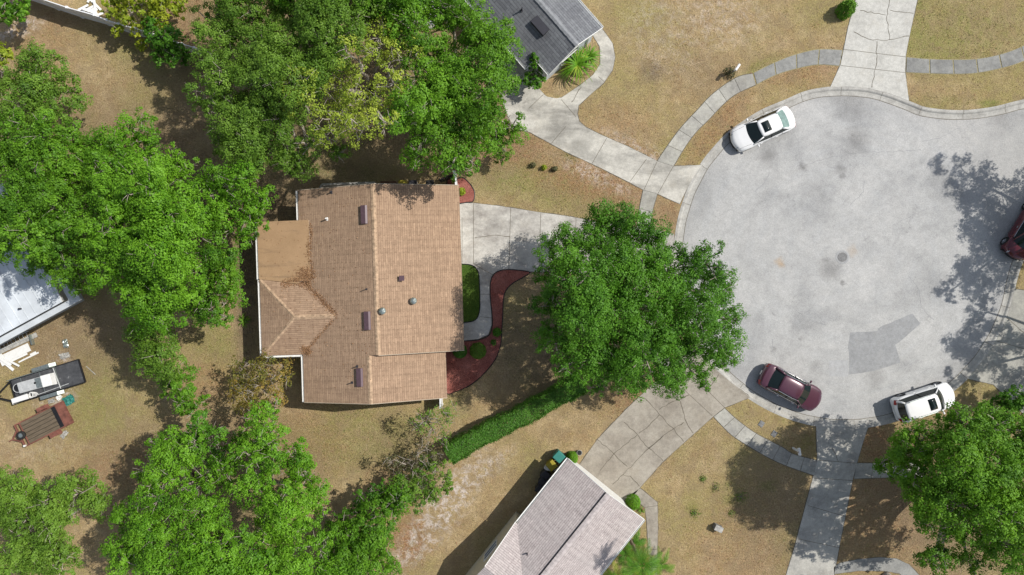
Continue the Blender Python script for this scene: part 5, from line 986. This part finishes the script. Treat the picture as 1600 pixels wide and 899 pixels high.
        for xh in (.22*hl, -.28*hl): mb = MB(); mb.box((xh, sy*(hw+.012), zb-.14), (.17,.03,.035)); build('door_handle', mb, M['chrome' if chrome else paint], root, world=False)
        for xh in (ws[0]*hl-.35, (tx0+tx1)/2+.06, rg[0]*hl-.02): mb = MB(); mb.beam((xh,sy*(hw*.995),zb-.08), (xh,sy*(hw*.90),zb+.012), .012, .012); build('door_seam', mb, M['black'], root, world=False)
    mb = MB(); hz = [(t_, lerp_tab(top, t_)) for t_ in (ws[0]+.06, .62, .74, .86, .93)]
    for sy in (-1, 1):
        mb = MB()
        for (ta, za), (tb, zb_) in zip(hz, hz[1:]):
            fa, fb = .80-.10*ta, .80-.10*tb; mb.beam((ta*hl-.12*ta, sy*hw*fa, za+.014), (tb*hl-.16*tb, sy*hw*fb, zb_+.012), .014, .012)
        build('hood_seam', mb, M['black'], root, world=False)
    mb = MB(); zt = lerp_tab(top, 1); mb.grid([[(hl*.985-.30*(y/hw)**2-z*.02+.022, y, zt-.18+z*.22) for z in (0,.5,1)] for y in [hw*.5*(k/4-1) for k in range(9)]]); build('grille', mb, M['black'], root, world=False)
    mb = MB(); mb.box((-hl-.005, 0, .62), (.02,.32,.15)); build('number_plate', mb, M['white'], root, world=False)
    for sy, of in ((-.28, 0), (.30, 0)): mb = MB(); mb.tube([(bx0-.02,sy*wb,zc+.03), (bx0-.22,(sy+.42)*wb,zc+.13)], .012, 4); build('wiper', mb, M['black'], root, world=False)
    return root
car('parked_car', 'white sedan with dark sunroof parked at the upper left kerb of the cul-de-sac', 'car', 1193, 200.5, -156.0, 4.72, 1.82, 1.43, 'pwhite', 'sedan', sunroof=True, rearglass='cglass2')
car('parked_car', 'maroon sedan with chrome window lines parked at the lower kerb', 'car', 1238, 607, -27.5, 4.75, 1.84, 1.46, 'pmaroon', 'sedan', chrome=True)
car('parked_car', 'white hatchback utility car with roof rails by the corner oak', 'car', 1447, 629, 18.0, 4.48, 1.84, 1.64, 'pwhite', 'suv', sunroof=True, rails=True)
car('parked_car', 'dark red van nosing in from the right edge', 'car', 1614, 356, -121.0, 4.9, 1.95, 1.72, 'pred', 'van', chrome=True)

# ================================================================ TRAILERS AND YARD CLUTTER
def wheel_part(root, c, r, wdt, axis, mat='tyre'):
    """axis: horizontal unit vector of the axle; wheel as a real torus-like tyre + rim"""
    mb = MB(); n = 20; ax = Vector(axis); up = Vector((0,0,1)); t_ = ax.cross(up); c = Vector(c); vs = []
    for dy, rf_ in ((-.5,.55),(-.5,.9),(-.35,1),(.35,1),(.5,.9),(.5,.55)):
        for q in range(n): a = 2*math.pi*q/n; vs.append(c + ax*dy*wdt + t_*r*rf_*math.cos(a) + up*r*rf_*math.sin(a))
    mb.add(vs, [(i*n+q, i*n+(q+1) % n, (i+1)*n+(q+1) % n, (i+1)*n+q) for i in range(5) for q in range(n)]); w_ = build('wheel', mb, M['tyre'], root, smooth=True)
    mb = MB(); vs = [c + ax*s_*.3*wdt + t_*r*.57*math.cos(2*math.pi*q/n) + up*r*.57*math.sin(2*math.pi*q/n) for s_ in (-1, 1) for q in range(n)]; mb.add(vs, [tuple(range(n)), tuple(range(n, 2*n))]+[(q,(q+1) % n,n+(q+1) % n,n+q) for q in range(n)]); build('rim', mb, M['galv'], w_)
# grey deck trailer : frame x along its length, tongue on the -x side
tp = W(71, 597, .5); ang = R(17); tg = Frame(tp, Vector((math.cos(ang), math.sin(ang), 0)), flip=False)
t1 = empty('utility_trailer', (tp.x, tp.y, 0), 'long black trailer with worn grey deck, loaded with a pale box', 'trailer')
mb = MB(); mb.box(tg(.2,0,.50), (5.0,1.62,.06), ang); build('deck', mb, M['gdeck'], t1)
mb = MB()
for sy in (-.84, .84): mb.beam(tg(-2.35,sy,.50), tg(2.70,sy,.50), .07, .14)
mb.beam(tg(2.72,-.84,.50), tg(2.72,.84,.50), .07, .14); mb.beam(tg(-2.35,-.84,.50), tg(-2.35,.84,.50), .07, .14)
mb.beam(tg(-2.35,-.80,.46), tg(-3.75,0,.46), .09, .10); mb.beam(tg(-2.35,.80,.46), tg(-3.75,0,.46), .09, .10); mb.beam(tg(-3.7,0,.46), tg(-4.1,0,.46), .08, .09); build('frame', mb, M['black'], t1)
for sy in (-.90, .90):
    mb = MB(); mb.tube([tg(-2.3,sy*.93,.58), tg(-2.3,sy*.93,.92), tg(1.0,sy*.93,.92), tg(1.0,sy*.93,.58)], .028, 6); build('side_rail', mb, M['black' if sy < 0 else 'galv'], t1)
    mb = MB(); a = [tg(-.75+.10*0, sy*1.0, .46), tg(-.5, sy*1.0, .78), tg(.75, sy*1.0, .78), tg(1.05, sy*1.0, .46)]; b = [p + tg.ey*(sy*.28) for p in a]
    for i in range(3): mb.face([a[i], a[i+1], b[i+1], b[i]])
    o = build('fender', mb, M['galv'], t1); o.modifiers.new('t', 'SOLIDIFY').thickness = .03
    for xx in (-.30, .62): wheel_part(t1, tg(xx, sy*1.13, .34), .33, .20, tg.ey)
for xx in (-1.6, -.2, .95): mb = MB(); mb.beam(tg(xx,.78,.54), tg(xx,-.78,.54), .04, .03); build('cross_strap', mb, M['galv'], t1)
mb = MB(); mb.tube([tg(.88,.78,.62), tg(.98,-.78,.62)], .035, 6); build('cargo_bar', mb, M['alu'], t1); mb = MB(); mb.tube([tg(-.8,-.72,.60), tg(1.6,-.60,.60)], .03, 6); build('cargo_bar', mb, M['alu'], t1)
mb = MB(); mb.tube([tg(-3.6,.0,.1), tg(-3.6,.0,.85)], .04, 8); build('jack', mb, M['black'], t1)
bp = tg(-.42, .06, 0); bx_ = empty('storage_box', (bp.x, bp.y, .53), 'long pale grey and white box lying on the black trailer', 'box')
a3 = ang+R(-1.5); q = Frame(bp, Vector((math.cos(a3), math.sin(a3), 0)), flip=False)
mb = MB(); mb.box(q(-.35,0,.80), (1.75,.80,.50), a3, taper=.95); build('box_body', mb, M['alu'], bx_, bevel=.03)
mb = MB(); mb.box(q(.90,0,.83), (.72,.86,.56), a3, taper=.96); build('white_end', mb, M['white'], bx_, bevel=.03)
mb = MB(); mb.cyl(q(.10,.05,1.05), .075, .05, 14); build('filler_cap', mb, M['black'], bx_)
mb = MB(); mb.box(q(.35,0,1.066), (.46,.70,.02), a3); build('grey_panel', mb, M['galv'], bx_)
bk = tg(-1.75, .13, .53); o = empty('bucket', bk, 'round black bucket with pale rim at the front of the black trailer', 'bucket'); mb = MB(); mb.cyl(bk, .24, .34, 20, r2=.30); build('tub', mb, M['black'], o); mb = MB(); mb.tube([bk+Vector((.30*math.cos(k*.3142),.30*math.sin(k*.3142),.35)) for k in range(21)], .025, 6); build('rim_ring', mb, M['alu'], o)
cb = tg(-1.80, -.66, .70); o = empty('cooler', (cb.x, cb.y, .53), 'white lidded cooler on the near corner of the black trailer', 'cooler'); mb = MB(); mb.box(cb, (1.15,.36,.32), ang+.03, taper=.95); build('tub', mb, M['white'], o, bevel=.03); mb = MB(); mb.box(cb+Vector((0,0,.19)), (1.20,.41,.05), ang+.03); build('lid', mb, M['white'], o, bevel=.015)
mb = MB(); hc = tg(-.95,-.62,.60); mb.tube([hc+Vector((.30*math.cos(k*.5)*(1-.012*k), .16*math.sin(k*.5)*(1+.006*k), .03+.006*k)) for k in range(60)], .022, 5); tag(build('rope_coil', mb, M['white'], loc=hc, recalc=False), 'pale rope coiled beside the white cooler on the black trailer', 'rope')
# rusty trailer
tp = W(70, 662, .5); ang = R(26.6); tg = Frame(tp, Vector((math.cos(ang), math.sin(ang), 0)), flip=False)
t2_ = empty('utility_trailer', (tp.x, tp.y, 0), 'rusty red utility trailer with bare wooden deck and tailgate up', 'trailer')
mb = MB(); mb.box((0,0,0), (2.75,1.60,.05)); bd = build('deck', mb, M['boards'], t2_, world=False); bd.location = tg(-.22,0,.52)-Vector((tp.x,tp.y,0)); bd.rotation_euler = (0,0,ang)
mb = MB()
for sy in (-.84,.84): mb.beam(tg(-1.95,sy,.52), tg(1.85,sy,.52), .08, .14)
for xx in (-1.95,-1.58,1.18,1.85): mb.beam(tg(xx,-.84,.52), tg(xx,.84,.52), .08, .12)
mb.beam(tg(-1.95,-.5,.46), tg(-2.55,-.02,.46), .08, .09); mb.beam(tg(-1.95,.5,.46), tg(-2.55,.02,.46), .08, .09); mb.beam(tg(-2.5,0,.46), tg(-2.85,0,.46), .07, .07); build('frame', mb, M['rust'], t2_)
mb = MB(); mb.box(tg(1.55,0,.60), (.62,1.62,.035), ang)
for k in range(4): mb.beam(tg(1.27,-.78+.52*k,.64), tg(1.84,-.78+.52*k,.64), .05, .04)
build('tailgate', mb, M['rust'], t2_); mb = MB(); mb.box(tg(1.10,0,.60), (.30,1.56,.03), ang)
for k in range(5): mb.beam(tg(.95,-.76+.38*k,.63), tg(1.25,-.76+.38*k,.63), .035, .03)
build('ramp_mesh', mb, M['black'], t2_)
for sy in (-1, 1):
    mb = MB(); pr = [(-.45,.44),(-.30,.74),(.30,.74),(.45,.44)]; a = [tg(.35+x_, sy*.90, z_) for x_, z_ in pr]; b = [p + tg.ey*(sy*.27) for p in a]
    for i in range(3): mb.face([a[i], a[i+1], b[i+1], b[i]])
    o = build('fender', mb, M['rust'], t2_); o.modifiers.new('t', 'SOLIDIFY').thickness = .025; wheel_part(t2_, tg(.35, sy*1.03, .31), .31, .18, tg.ey)
sp = tg(-1.75, -.02, .62); mb = MB(); n = 20; vs = []
for rr_, zz in ((.10,.0),(.18,.0),(.28,-.05),(.31,.05),(.28,.15),(.18,.12),(.10,.10)):
    for k in range(n): a = 2*math.pi*k/n; vs.append(sp+Vector((rr_*math.cos(a), rr_*math.sin(a), zz)))
mb.add(vs, [(i*n+k, i*n+(k+1) % n, (i+1)*n+(k+1) % n, (i+1)*n+k) for i in range(6) for k in range(n)]); o = build('spare_wheel', mb, M['tyre'], t2_, smooth=True); mb = MB(); mb.cyl(sp+Vector((0,0,.08)), .15, .05, 16); build('hub', mb, M['galv'], o)
mb = MB(); mb.cyl(tg(-1.85,-.80,.60), .07, .16, 10); build('marker_lamp', mb, M['white'], t2_)
# scraps
def scrap(name, label, cat, px, py, z, size, rz, mat, group=None, crumple=0.0):
    c = W(px, py, z); g = np.random.default_rng(int(px*7+py)); mb = MB()
    if crumple:
        n = 9; P = [[(( i/(n-1)-.5)*size[0]*(1-.25*g.uniform()), (j/(n-1)-.5)*size[1]*(1-.25*g.uniform()), crumple*g.uniform(0, 1)) for j in range(n)] for i in range(n)]; mb.grid(P)
    else: mb.box((0,0,0), size)
    o = build(name, mb, M[mat], None); o.location = c; o.rotation_euler = (0, 0, rz); tag(o, label, cat, group)
    if crumple: o.modifiers.new('t', 'SOLIDIFY').thickness = .01
    return o
scrap('tarp', 'crumpled teal tarp between the two trailers', 'tarp', 109, 625, .03, (.85,.75), .5, 'teal', crumple=.16)
scrap('crumpled_bag', 'torn white bag beside the teal tarp', 'bag', 93, 621, .03, (.5,.4), .9, 'white', crumple=.12)
scrap('crumpled_bag', 'pale rag under the grey fender of the black trailer', 'bag', 81, 627, .03, (.6,.3), .3, 'stone', crumple=.10)
scrap('crumpled_bag', 'white scraps beside the near fender of the rusty trailer', 'bag', 101, 679, .03, (.7,.35), .9, 'stone', crumple=.10)
scrap('crumpled_bag', 'scrap heap in the sun just above the black trailer', 'bag', 102, 556, .03, (.8,.45), .3, 'stone', crumple=.12)
scrap('crumpled_bag', 'bluish crumpled sheet in the tree shade above the black trailer', 'bag', 103, 537, .03, (.4,.7), .2, 'galv', crumple=.12)
scrap('stick', 'thin pale stick on the lawn right of the black trailer', 'stick', 142, 579, .02, (.9,.04,.03), R(-42), 'stone')
# ladder on the ground
mb = MB(); la, lb = W(-22, 552, .18), W(46, 522, .18); d = (lb-la).normalized(); nn = Vector((-d.y, d.x, 0)); ld = empty('ladder', la.lerp(lb, .5)-Vector((0,0,.18)), 'aluminium ladder lying by the pale roofed house', 'ladder')
for sy in (-.21, .21): mb = MB(); mb.beam(la+nn*sy, lb+nn*sy, .04, .09); build('side_rail', mb, M['alu'], ld)
Ld = (lb-la).length; k = .2
while k < Ld-.1: mb = MB(); mb.tube([la+d*k-nn*.2, la+d*k+nn*.2], .02, 6); build('rung', mb, M['alu'], ld); k += .30
o = scrap('board', 'long weathered tan board beside the ladder', 'board', 22, 539.5, .08, (3.6,.34,.05), R(25), 'stone')
scrap('panel', 'pale end panel standing at the tip of the ladder', 'panel', 49.5, 531, .15, (.12,.75,.28), R(16), 'galv')
for k, (x, y, sx, sy_, rz, z) in enumerate(((20,556,2.0,.75,25,.10),(27,551,1.9,.6,25,.16),(8,565,1.0,.22,-33,.18),(18,566,1.25,.14,-27,.21),(12,571,1.1,.2,-40,.12),(47,557.5,1.35,.11,26,.05),(52,553,.45,.18,26,.04),(36,563,.7,.1,26,.04),(-6,561,1.0,.6,20,.08))):
    tag(scrap('white_panel', '', 'panel', x, y, z, (sx,sy_,.035), R(rz), 'white'), ['broad white panel at the bottom of the pile by the ladder','upper white panel of the pile, nearest the tan board','short white plank fanned out at the left of the panel pile','narrow white plank sloping across the panel pile','white plank sticking out lowest from the panel pile','long white strip right of the panel pile','short white offcut above the long white strip','small white strip between panel pile and long strip','white sheet cut by the left edge behind the planks'][k], 'panel', 'white panels piled by the ladder')

# ---------------------------------------------------------------- mailboxes, meter lids, stone, manhole
def mailbox(px, py, label, rz):
    b = W(px, py); o = empty('mailbox', b, label, 'mailbox', 'kerbside mailboxes', rz=R(rz)); mb = MB(); mb.box((0,0,.52), (.11,.11,1.08)); build('post', mb, M['white'], o, world=False)
    mb = MB(); prof_ = [(-.09,0),(.09,0),(.09,.12)]+[(.09*math.cos(a), .12+.08*math.sin(a)) for a in [R(x) for x in (30,60,90,120,150)]]+[(-.09,.12)]; n = len(prof_); vs = [(x_, y_, 1.06+z_) for x_ in (-.25,.25) for y_, z_ in prof_]
    mb.add(vs, [tuple(range(n)), tuple(reversed(range(n,2*n)))]+[(k,(k+1) % n,n+(k+1) % n,n+k) for k in range(n)]); bo = build('box', mb, M['white'], o, world=False); OFF[bo.name] = Vector((0,0,0)); mb = MB(); mb.box((.0,.105,1.22), (.03,.012,.14)); build('flag', mb, M['tail'], o, world=False)
mailbox(1238.5, 700, 'white mailbox by the pavement left of the shaded lower driveway', 100); mailbox(1144, 113.5, 'white mailbox by the pavement on the upper lawn', 55)
for x, y, lab in ((1189.5, 662.5, 'small dark meter lid in the lower verge, nearer the kerb corner'), (1209.5, 678, 'dark square meter lid in the lower verge, nearer the mailbox')):
    b = W(x, y); mb = MB(); mb.box((0,0,.012), (.36,.42,.05)); mb.box((0,0,.042), (.28,.34,.012)); o = build('meter_lid', mb, M['iron'], None, bevel=.01); o.location = b; o.rotation_euler = (0,0,R(-35)); tag(o, lab, 'meter lid', 'meter lids in the lower verge')
b = W(1120, 823); o = empty('utility_pedestal', b, 'pale grey utility box on the lower lawn with a short dark shadow', 'utility box', rz=R(-25)); mb = MB(); mb.box((0,0,.24), (.62,.40,.48), taper=.86); build('housing', mb, M['iron'], o, world=False, bevel=.03); mb = MB(); mb.box((0,0,.50), (.60,.40,.05)); build('lid', mb, M['stone'], o, world=False, bevel=.02)
b = W(1316, 402, -.1); mh = empty('manhole', (b.x, b.y, -.09), 'round iron manhole cover at the centre of the cul-de-sac', 'manhole'); mb = MB(); mb.cyl((b.x,b.y,-.12), .34, .043, 32); build('cover', mb, M['iron'], mh)
mb = MB(); n = 36; vs = [(b.x+r_*math.cos(2*math.pi*k/n), b.y+r_*math.sin(2*math.pi*k/n), z_) for r_, z_ in ((.36,-.08),(.46,-.078),(.50,-.092)) for k in range(n)]; mb.add(vs, [(i*n+k,i*n+(k+1) % n,(i+1)*n+(k+1) % n,(i+1)*n+k) for i in range(2) for k in range(n)]); build('frame_ring', mb, M['patch_b'], mh)
# ---------------------------------------------------------------- bins and pots
def bin_(px, py, rz, mat, label, group, h=1.0, s_=.56, lidmat=None, tip=0):
    b = W(px, py); o = empty('wheelie_bin', b, label, 'bin', group, rz=R(rz)); mb = MB(); mb.box((0,0,.05+h*.44), (s_*.80,s_*.86,h*.88)); bo = build('tub', mb, M[mat], o, world=False, bevel=.03)
    for v_ in bo.data.vertices:
        if v_.co.z > h*.5: v_.co.x *= 1.22; v_.co.y *= 1.16
    mb = MB(); mb.box((0,.0,.05+h*.91), (s_*1.04,s_*1.06,.06), taper=.9); build('lid', mb, M[lidmat or mat], o, world=False, bevel=.02)
    mb = MB(); mb.tube([(-s_*.4,-s_*.56,h*.93),(s_*.4,-s_*.56,h*.93)], .02, 6); build('handle', mb, M['black'], o, world=False)
    for sx in (-1,1): mb = MB(); mb.tube([(sx*s_*.36,-s_*.46,.1),(sx*s_*.46,-s_*.46,.1)], .10, 12); build('wheel', mb, M['tyre'], o, world=False)
    return o
G1 = 'bins along the north wall of the tan house'; G3 = 'bins beside the taupe house'
bin_(604, 292, 2, 'brplas', 'left brown bin under the north eave of the tan house', G1, .85); bin_(616, 292, 2, 'brplas', 'brown bin just left of the yellow bin under the north eave', G1, .85)
bin_(632, 291, 2, 'yel', 'yellow bin under the north eave of the tan house', G1, .95); bin_(648, 291, 2, 'white', 'white tub under the north eave of the tan house', G1, .85, lidmat='dplas'); bin_(674, 291, 2, 'black', 'black bin nearest the white gate of the tan house', G1, .95)
bin_(872, 709, 48, 'teal', 'teal bin behind the top corner of the taupe house', G3, 1.05, .66); bin_(861, 723, 40, 'yel', 'olive yellow bin beside the teal bin', G3, .9, .62)
bin_(851, 738, 45, 'dplas', 'dark blue bin next below the white tub by the taupe house', G3, .95); bin_(848, 748, 50, 'dplas', 'middle dark blue bin along the taupe house', G3, .95); bin_(843, 760, 52, 'dplas', 'last dark blue bin down the wall of the taupe house', G3, .95)
b = W(861, 731, .75); mb = MB(); n = 24; vs = [b+Vector((.50*f_*math.cos(2*math.pi*k/n), .24*f_*math.sin(2*math.pi*k/n), z_)) for f_, z_ in ((.75,-.7),(.95,-.1),(1,0),(.92,.0),(.85,-.08)) for k in range(n)]; mb.add(vs, [(i*n+k,i*n+(k+1) % n,(i+1)*n+(k+1) % n,(i+1)*n+k) for i in range(4) for k in range(n)]+[tuple(range(4*n,5*n)), tuple(range(n))]); tag(build('plastic_tub', mb, M['white'], loc=b, smooth=False), 'oval white tub between the yellow and dark bins of the taupe house', 'tub')
def pot(px, py, r, label): 
    b = W(px, py); o = empty('flower_pot', b, label, 'pot', 'pots at the corner of the taupe house'); mb = MB(); mb.cyl(b, r*.75, r*1.2, 18, r2=r); build('pot_body', mb, M['stone'], o); mb = MB(); mb.cyl(b+Vector((0,0,r*1.2)), r*.82, .02, 16); build('soil', mb, M['black'], o)
pot(905, 706.5, .20, 'grey pot with dark soil right of the small clipped bush'); pot(890.5, 708.5, .16, 'smaller pale pot left of the small clipped bush')
# gate and screen by the tan house, small fence south
a, b = W(709.5, 268.5, 1.7), W(712.5, 289, 1.7); gt = empty('fence', a.lerp(b, .5)-Vector((0,0,1.7)), 'short white vinyl fence piece at the northeast corner of the tan house', 'fence')
for k in range(6): mb = MB(); p = a.lerp(b, (k+.5)/6); q_ = (b-a)/6*.46; mb.beam(p-q_-Vector((0,0,.82)), p+q_-Vector((0,0,.82)), .05, 1.62); build('picket', mb, M['vinyl'], gt)
mb = MB(); mb.beam(a, b, .11, .09); build('rail', mb, M['vinyl'], gt); mb = MB(); mb.box(a-Vector((0,0,.82)), (.14,.14,1.75)); build('post', mb, M['vinyl'], gt)
a, b = W(686, 281, 1.3), W(708, 273, 1.3); gt = empty('gate', a.lerp(b, .5)-Vector((0,0,1.3)), 'black bar gate swung open beside the short white fence piece', 'gate')
for z in (0,-.5,-1.05): mb = MB(); mb.beam(a+Vector((0,0,z)), b+Vector((0,0,z)), .07, .06); build('rail', mb, M['black'], gt)
for k in range(6): mb = MB(); p = a.lerp(b, k/5); mb.beam(p+Vector((0,0,.03)), p-Vector((0,0,1.15)), .04, .04); build('bar', mb, M['black'], gt)
a, b, c_ = W(499, 295, 1.9), W(502.5, 288.5, 1.9), W(585, 285.5, 1.9); gt = empty('screen_wall', b.lerp(c_, .5)-Vector((0,0,1.9)), 'low grey screen wall along the north gable of the tan house', 'screen')
for p, q_ in ((a, b), (b, c_)): mb = MB(); mb.beam(p-Vector((0,0,1.0)), q_-Vector((0,0,1.0)), .09, 1.8); build('panel', mb, M['wall4'], gt); mb = MB(); mb.beam(p-Vector((0,0,.06)), q_-Vector((0,0,.06)), .16, .06); build('coping', mb, M['stone'], gt)
a, b = W(687.5, 614, 1.5), W(688, 637, 1.5); gt = empty('fence', a.lerp(b, .5)-Vector((0,0,1.5)), 'white vinyl fence stub sticking out south of the tan house', 'fence'); mb = MB(); mb.beam(a-Vector((0,0,.75)), b-Vector((0,0,.75)), .05, 1.5); build('fence_panel', mb, M['vinyl'], gt); mb = MB(); mb.beam(a, b, .09, .07); build('rail', mb, M['vinyl'], gt); mb = MB(); mb.box(b-Vector((0,0,.74)), (.12,.12,1.56)); build('post', mb, M['vinyl'], gt)
# white pergola by the neighbour's porch
a, b = W(652, 27, 2.2), W(684, 6, 2.2); pg = empty('pergola', a.lerp(b, .5)-Vector((0,0,2.2)), 'small white slatted pergola beside the grey roof edge at the top', 'pergola'); d = (b-a).normalized(); nn = Vector((-d.y, d.x, 0))
for s_ in (0, 1): mb = MB(); mb.beam(a-nn*s_*.9, b-nn*s_*.9, .07, .12); build('beam', mb, M['vinyl'], pg)
for k in range(7): mb = MB(); p = a.lerp(b, (k+.5)/7)+Vector((0,0,.08)); mb.beam(p+nn*.15, p-nn*1.05, .07, .06); build('slat', mb, M['vinyl'], pg)
for p in (a, b, a-nn*.9, b-nn*.9): mb = MB(); mb.beam(p-Vector((0,0,.06)), p-Vector((0,0,2.2)), .09, .09); build('post', mb, M['vinyl'], pg)
structure(build('path', sheet('p', [(664,36),(676,22),(688,36),(676,46),(664,44)], .03, M['conc_p']), M['conc_p'], recalc=False))

# ================================================================ LOOSE STUFF (leaves on roof and lawn, grass tufts)
def stuff(name, P, Nn, size, mat, label, cat, asp=.6, seed=3):
    g = np.random.default_rng(seed); V = leaf_verts(np.asarray(P), np.asarray(Nn), np.asarray(size), asp, g); n = len(P); me = npmesh(name, V, np.arange(n*4).reshape(n, 4), mat, {'tone': np.repeat(g.uniform(0, 1, n), 4)})
    o = bpy.data.objects.new(name, me); C.objects.link(o); o['kind'] = 'stuff'; o['label'] = label; o['category'] = cat; return o
g = np.random.default_rng(99); P = []
def zroof(u, v): 
    main = wz(u) if u > 0 else -9; wing = -9
    if v0 <= v <= v1: h_ = min((v-v0), (v1-v), (u-u0))*S1; wing = ZE + h_ if u < 2.7 and h_ >= 0 else -9
    fl = ZE+.03+(u+2.82)/3.6*.255 if (-2.8 < u < .78 and 2.05 < v < 6.2) else -9
    return max(main, wing, fl)
def scat(fn, n, sg):
    for _ in range(n):
        t_ = g.uniform(); u, v = fn(t_); u += g.normal()*sg; v += g.normal()*sg; z = zroof(u, v)
        if z > 0: P.append(np.array(f1(u, v, z+.015+abs(g.normal())*.025)))
scat(lambda t_: (.82+.10*math.sin(t_*9), 2.2+3.7*t_), 450, .09)
scat(lambda t_: (.75-1.9*t_, 6.25+.1*math.sin(t_*8)), 700, .15)
scat(lambda t_: (.45+.5*g.normal()*.5, 5.75+.4*g.normal()*.5), 900, .16)
scat(lambda t_: (.4+2.1*t_, 6.35+2.1*t_), 650, .12)
scat(lambda t_: (2.4-2.3*t_, 8.75+2.3*t_), 220, .07)
scat(lambda t_: (.1+.35*t_, 10.75+.3*t_), 500, .12)
scat(lambda t_: (g.uniform(-2.6,5), g.uniform(.2,13)), 500, .3)
P = np.array(P); stuff('roof_leaves', P, g.normal(size=(len(P), 3))*.5+[0,0,1], .075*g.uniform(.6,1.4,len(P)), M['lf_dry'], 'dead leaves gathered in the roof valleys of the tan house', 'leaves')
def onlawn(P):
    """keep points that are on lawn: outside the road and outside every paved or planted sheet"""
    D, _, _ = sdist(P[:, 0], P[:, 1]); keep = D < -.05
    for o in list(C.objects):
        if o.get('kind') == 'structure' and o.name.split('.')[0] in ('driveway', 'walkway', 'pavement', 'mulch_bed', 'lawn_bed'):
            bb = [Vector(c_) for c_ in o.bound_box]; x0, x1, y0, y1 = min(c_.x for c_ in bb), max(c_.x for c_ in bb), min(c_.y for c_ in bb), max(c_.y for c_ in bb)
            m = (P[:, 0] > x0) & (P[:, 0] < x1) & (P[:, 1] > y0) & (P[:, 1] < y1) & keep
            idx = np.where(m)[0]
            if not len(idx): continue
            me = o.data
            for f in me.polygons:
                if f.normal.z < .9 or f.material_index != 0: continue
                q_ = np.array([me.vertices[i].co[:2] for i in f.vertices]); ins = np.ones(len(idx), bool); sg = 0
                A_ = q_; B_ = np.roll(q_, -1, 0); pts = P[idx]; s1 = []
                for (ax_, ay_), (bx2, by2) in zip(A_, B_): s1.append((bx2-ax_)*(pts[:, 1]-ay_)-(by2-ay_)*(pts[:, 0]-ax_))
                s1 = np.array(s1); ins = (s1 > 0).all(0) | (s1 < 0).all(0); keep[idx[ins]] = False
    return keep
def scatter_lawn(n, lst, base, seed):
    g = np.random.default_rng(seed); Xr = g.uniform(-38, 38, n); Yr = g.uniform(-22, 22, n); dens_ = blobs(Xr, Yr, lst)+base; m = g.uniform(size=n) < dens_; P = np.stack([Xr[m], Yr[m], np.full(m.sum(), .0)], 1)
    cl = np.sin(P[:, 0]*2.1+np.sin(P[:, 1]*1.7)*2)*np.sin(P[:, 1]*2.6+np.cos(P[:, 0]*1.3)*2); P = P[g.uniform(size=len(P)) < .55+.45*cl]; return P[onlawn(P)]
P = scatter_lawn(70000, LITTER, .07, 5); P[:, 2] = .02; stuff('fallen_leaves', P, np.random.default_rng(1).normal(size=(len(P), 3))*.45+[0,0,1], .085*np.random.default_rng(2).uniform(.5, 1.5, len(P)), M['lf_dry'], 'brown fallen leaves strewn over the dry lawns', 'leaves')
g = np.random.default_rng(12); P = scatter_lawn(230000, GREEN, .45, 6); P[:, 2] = .03; stuff('dry_grass', P, g.normal(size=(len(P), 3))*[1,1,.5]+[0,0,.25], .13*g.uniform(.5, 1.4, len(P)), M['lf_grass'], 'dry straw coloured lawn grass', 'grass', asp=.16)
P = scatter_lawn(110000, GREEN, .08, 7); P[:, 2] = .03; g = np.random.default_rng(13); stuff('green_grass', P, g.normal(size=(len(P), 3))*[1,1,.5]+[0,0,.35], .13*g.uniform(.5, 1.4, len(P)), M['lf_grassg'], 'patches of greener grass and weeds in the lawns', 'grass', asp=.22)
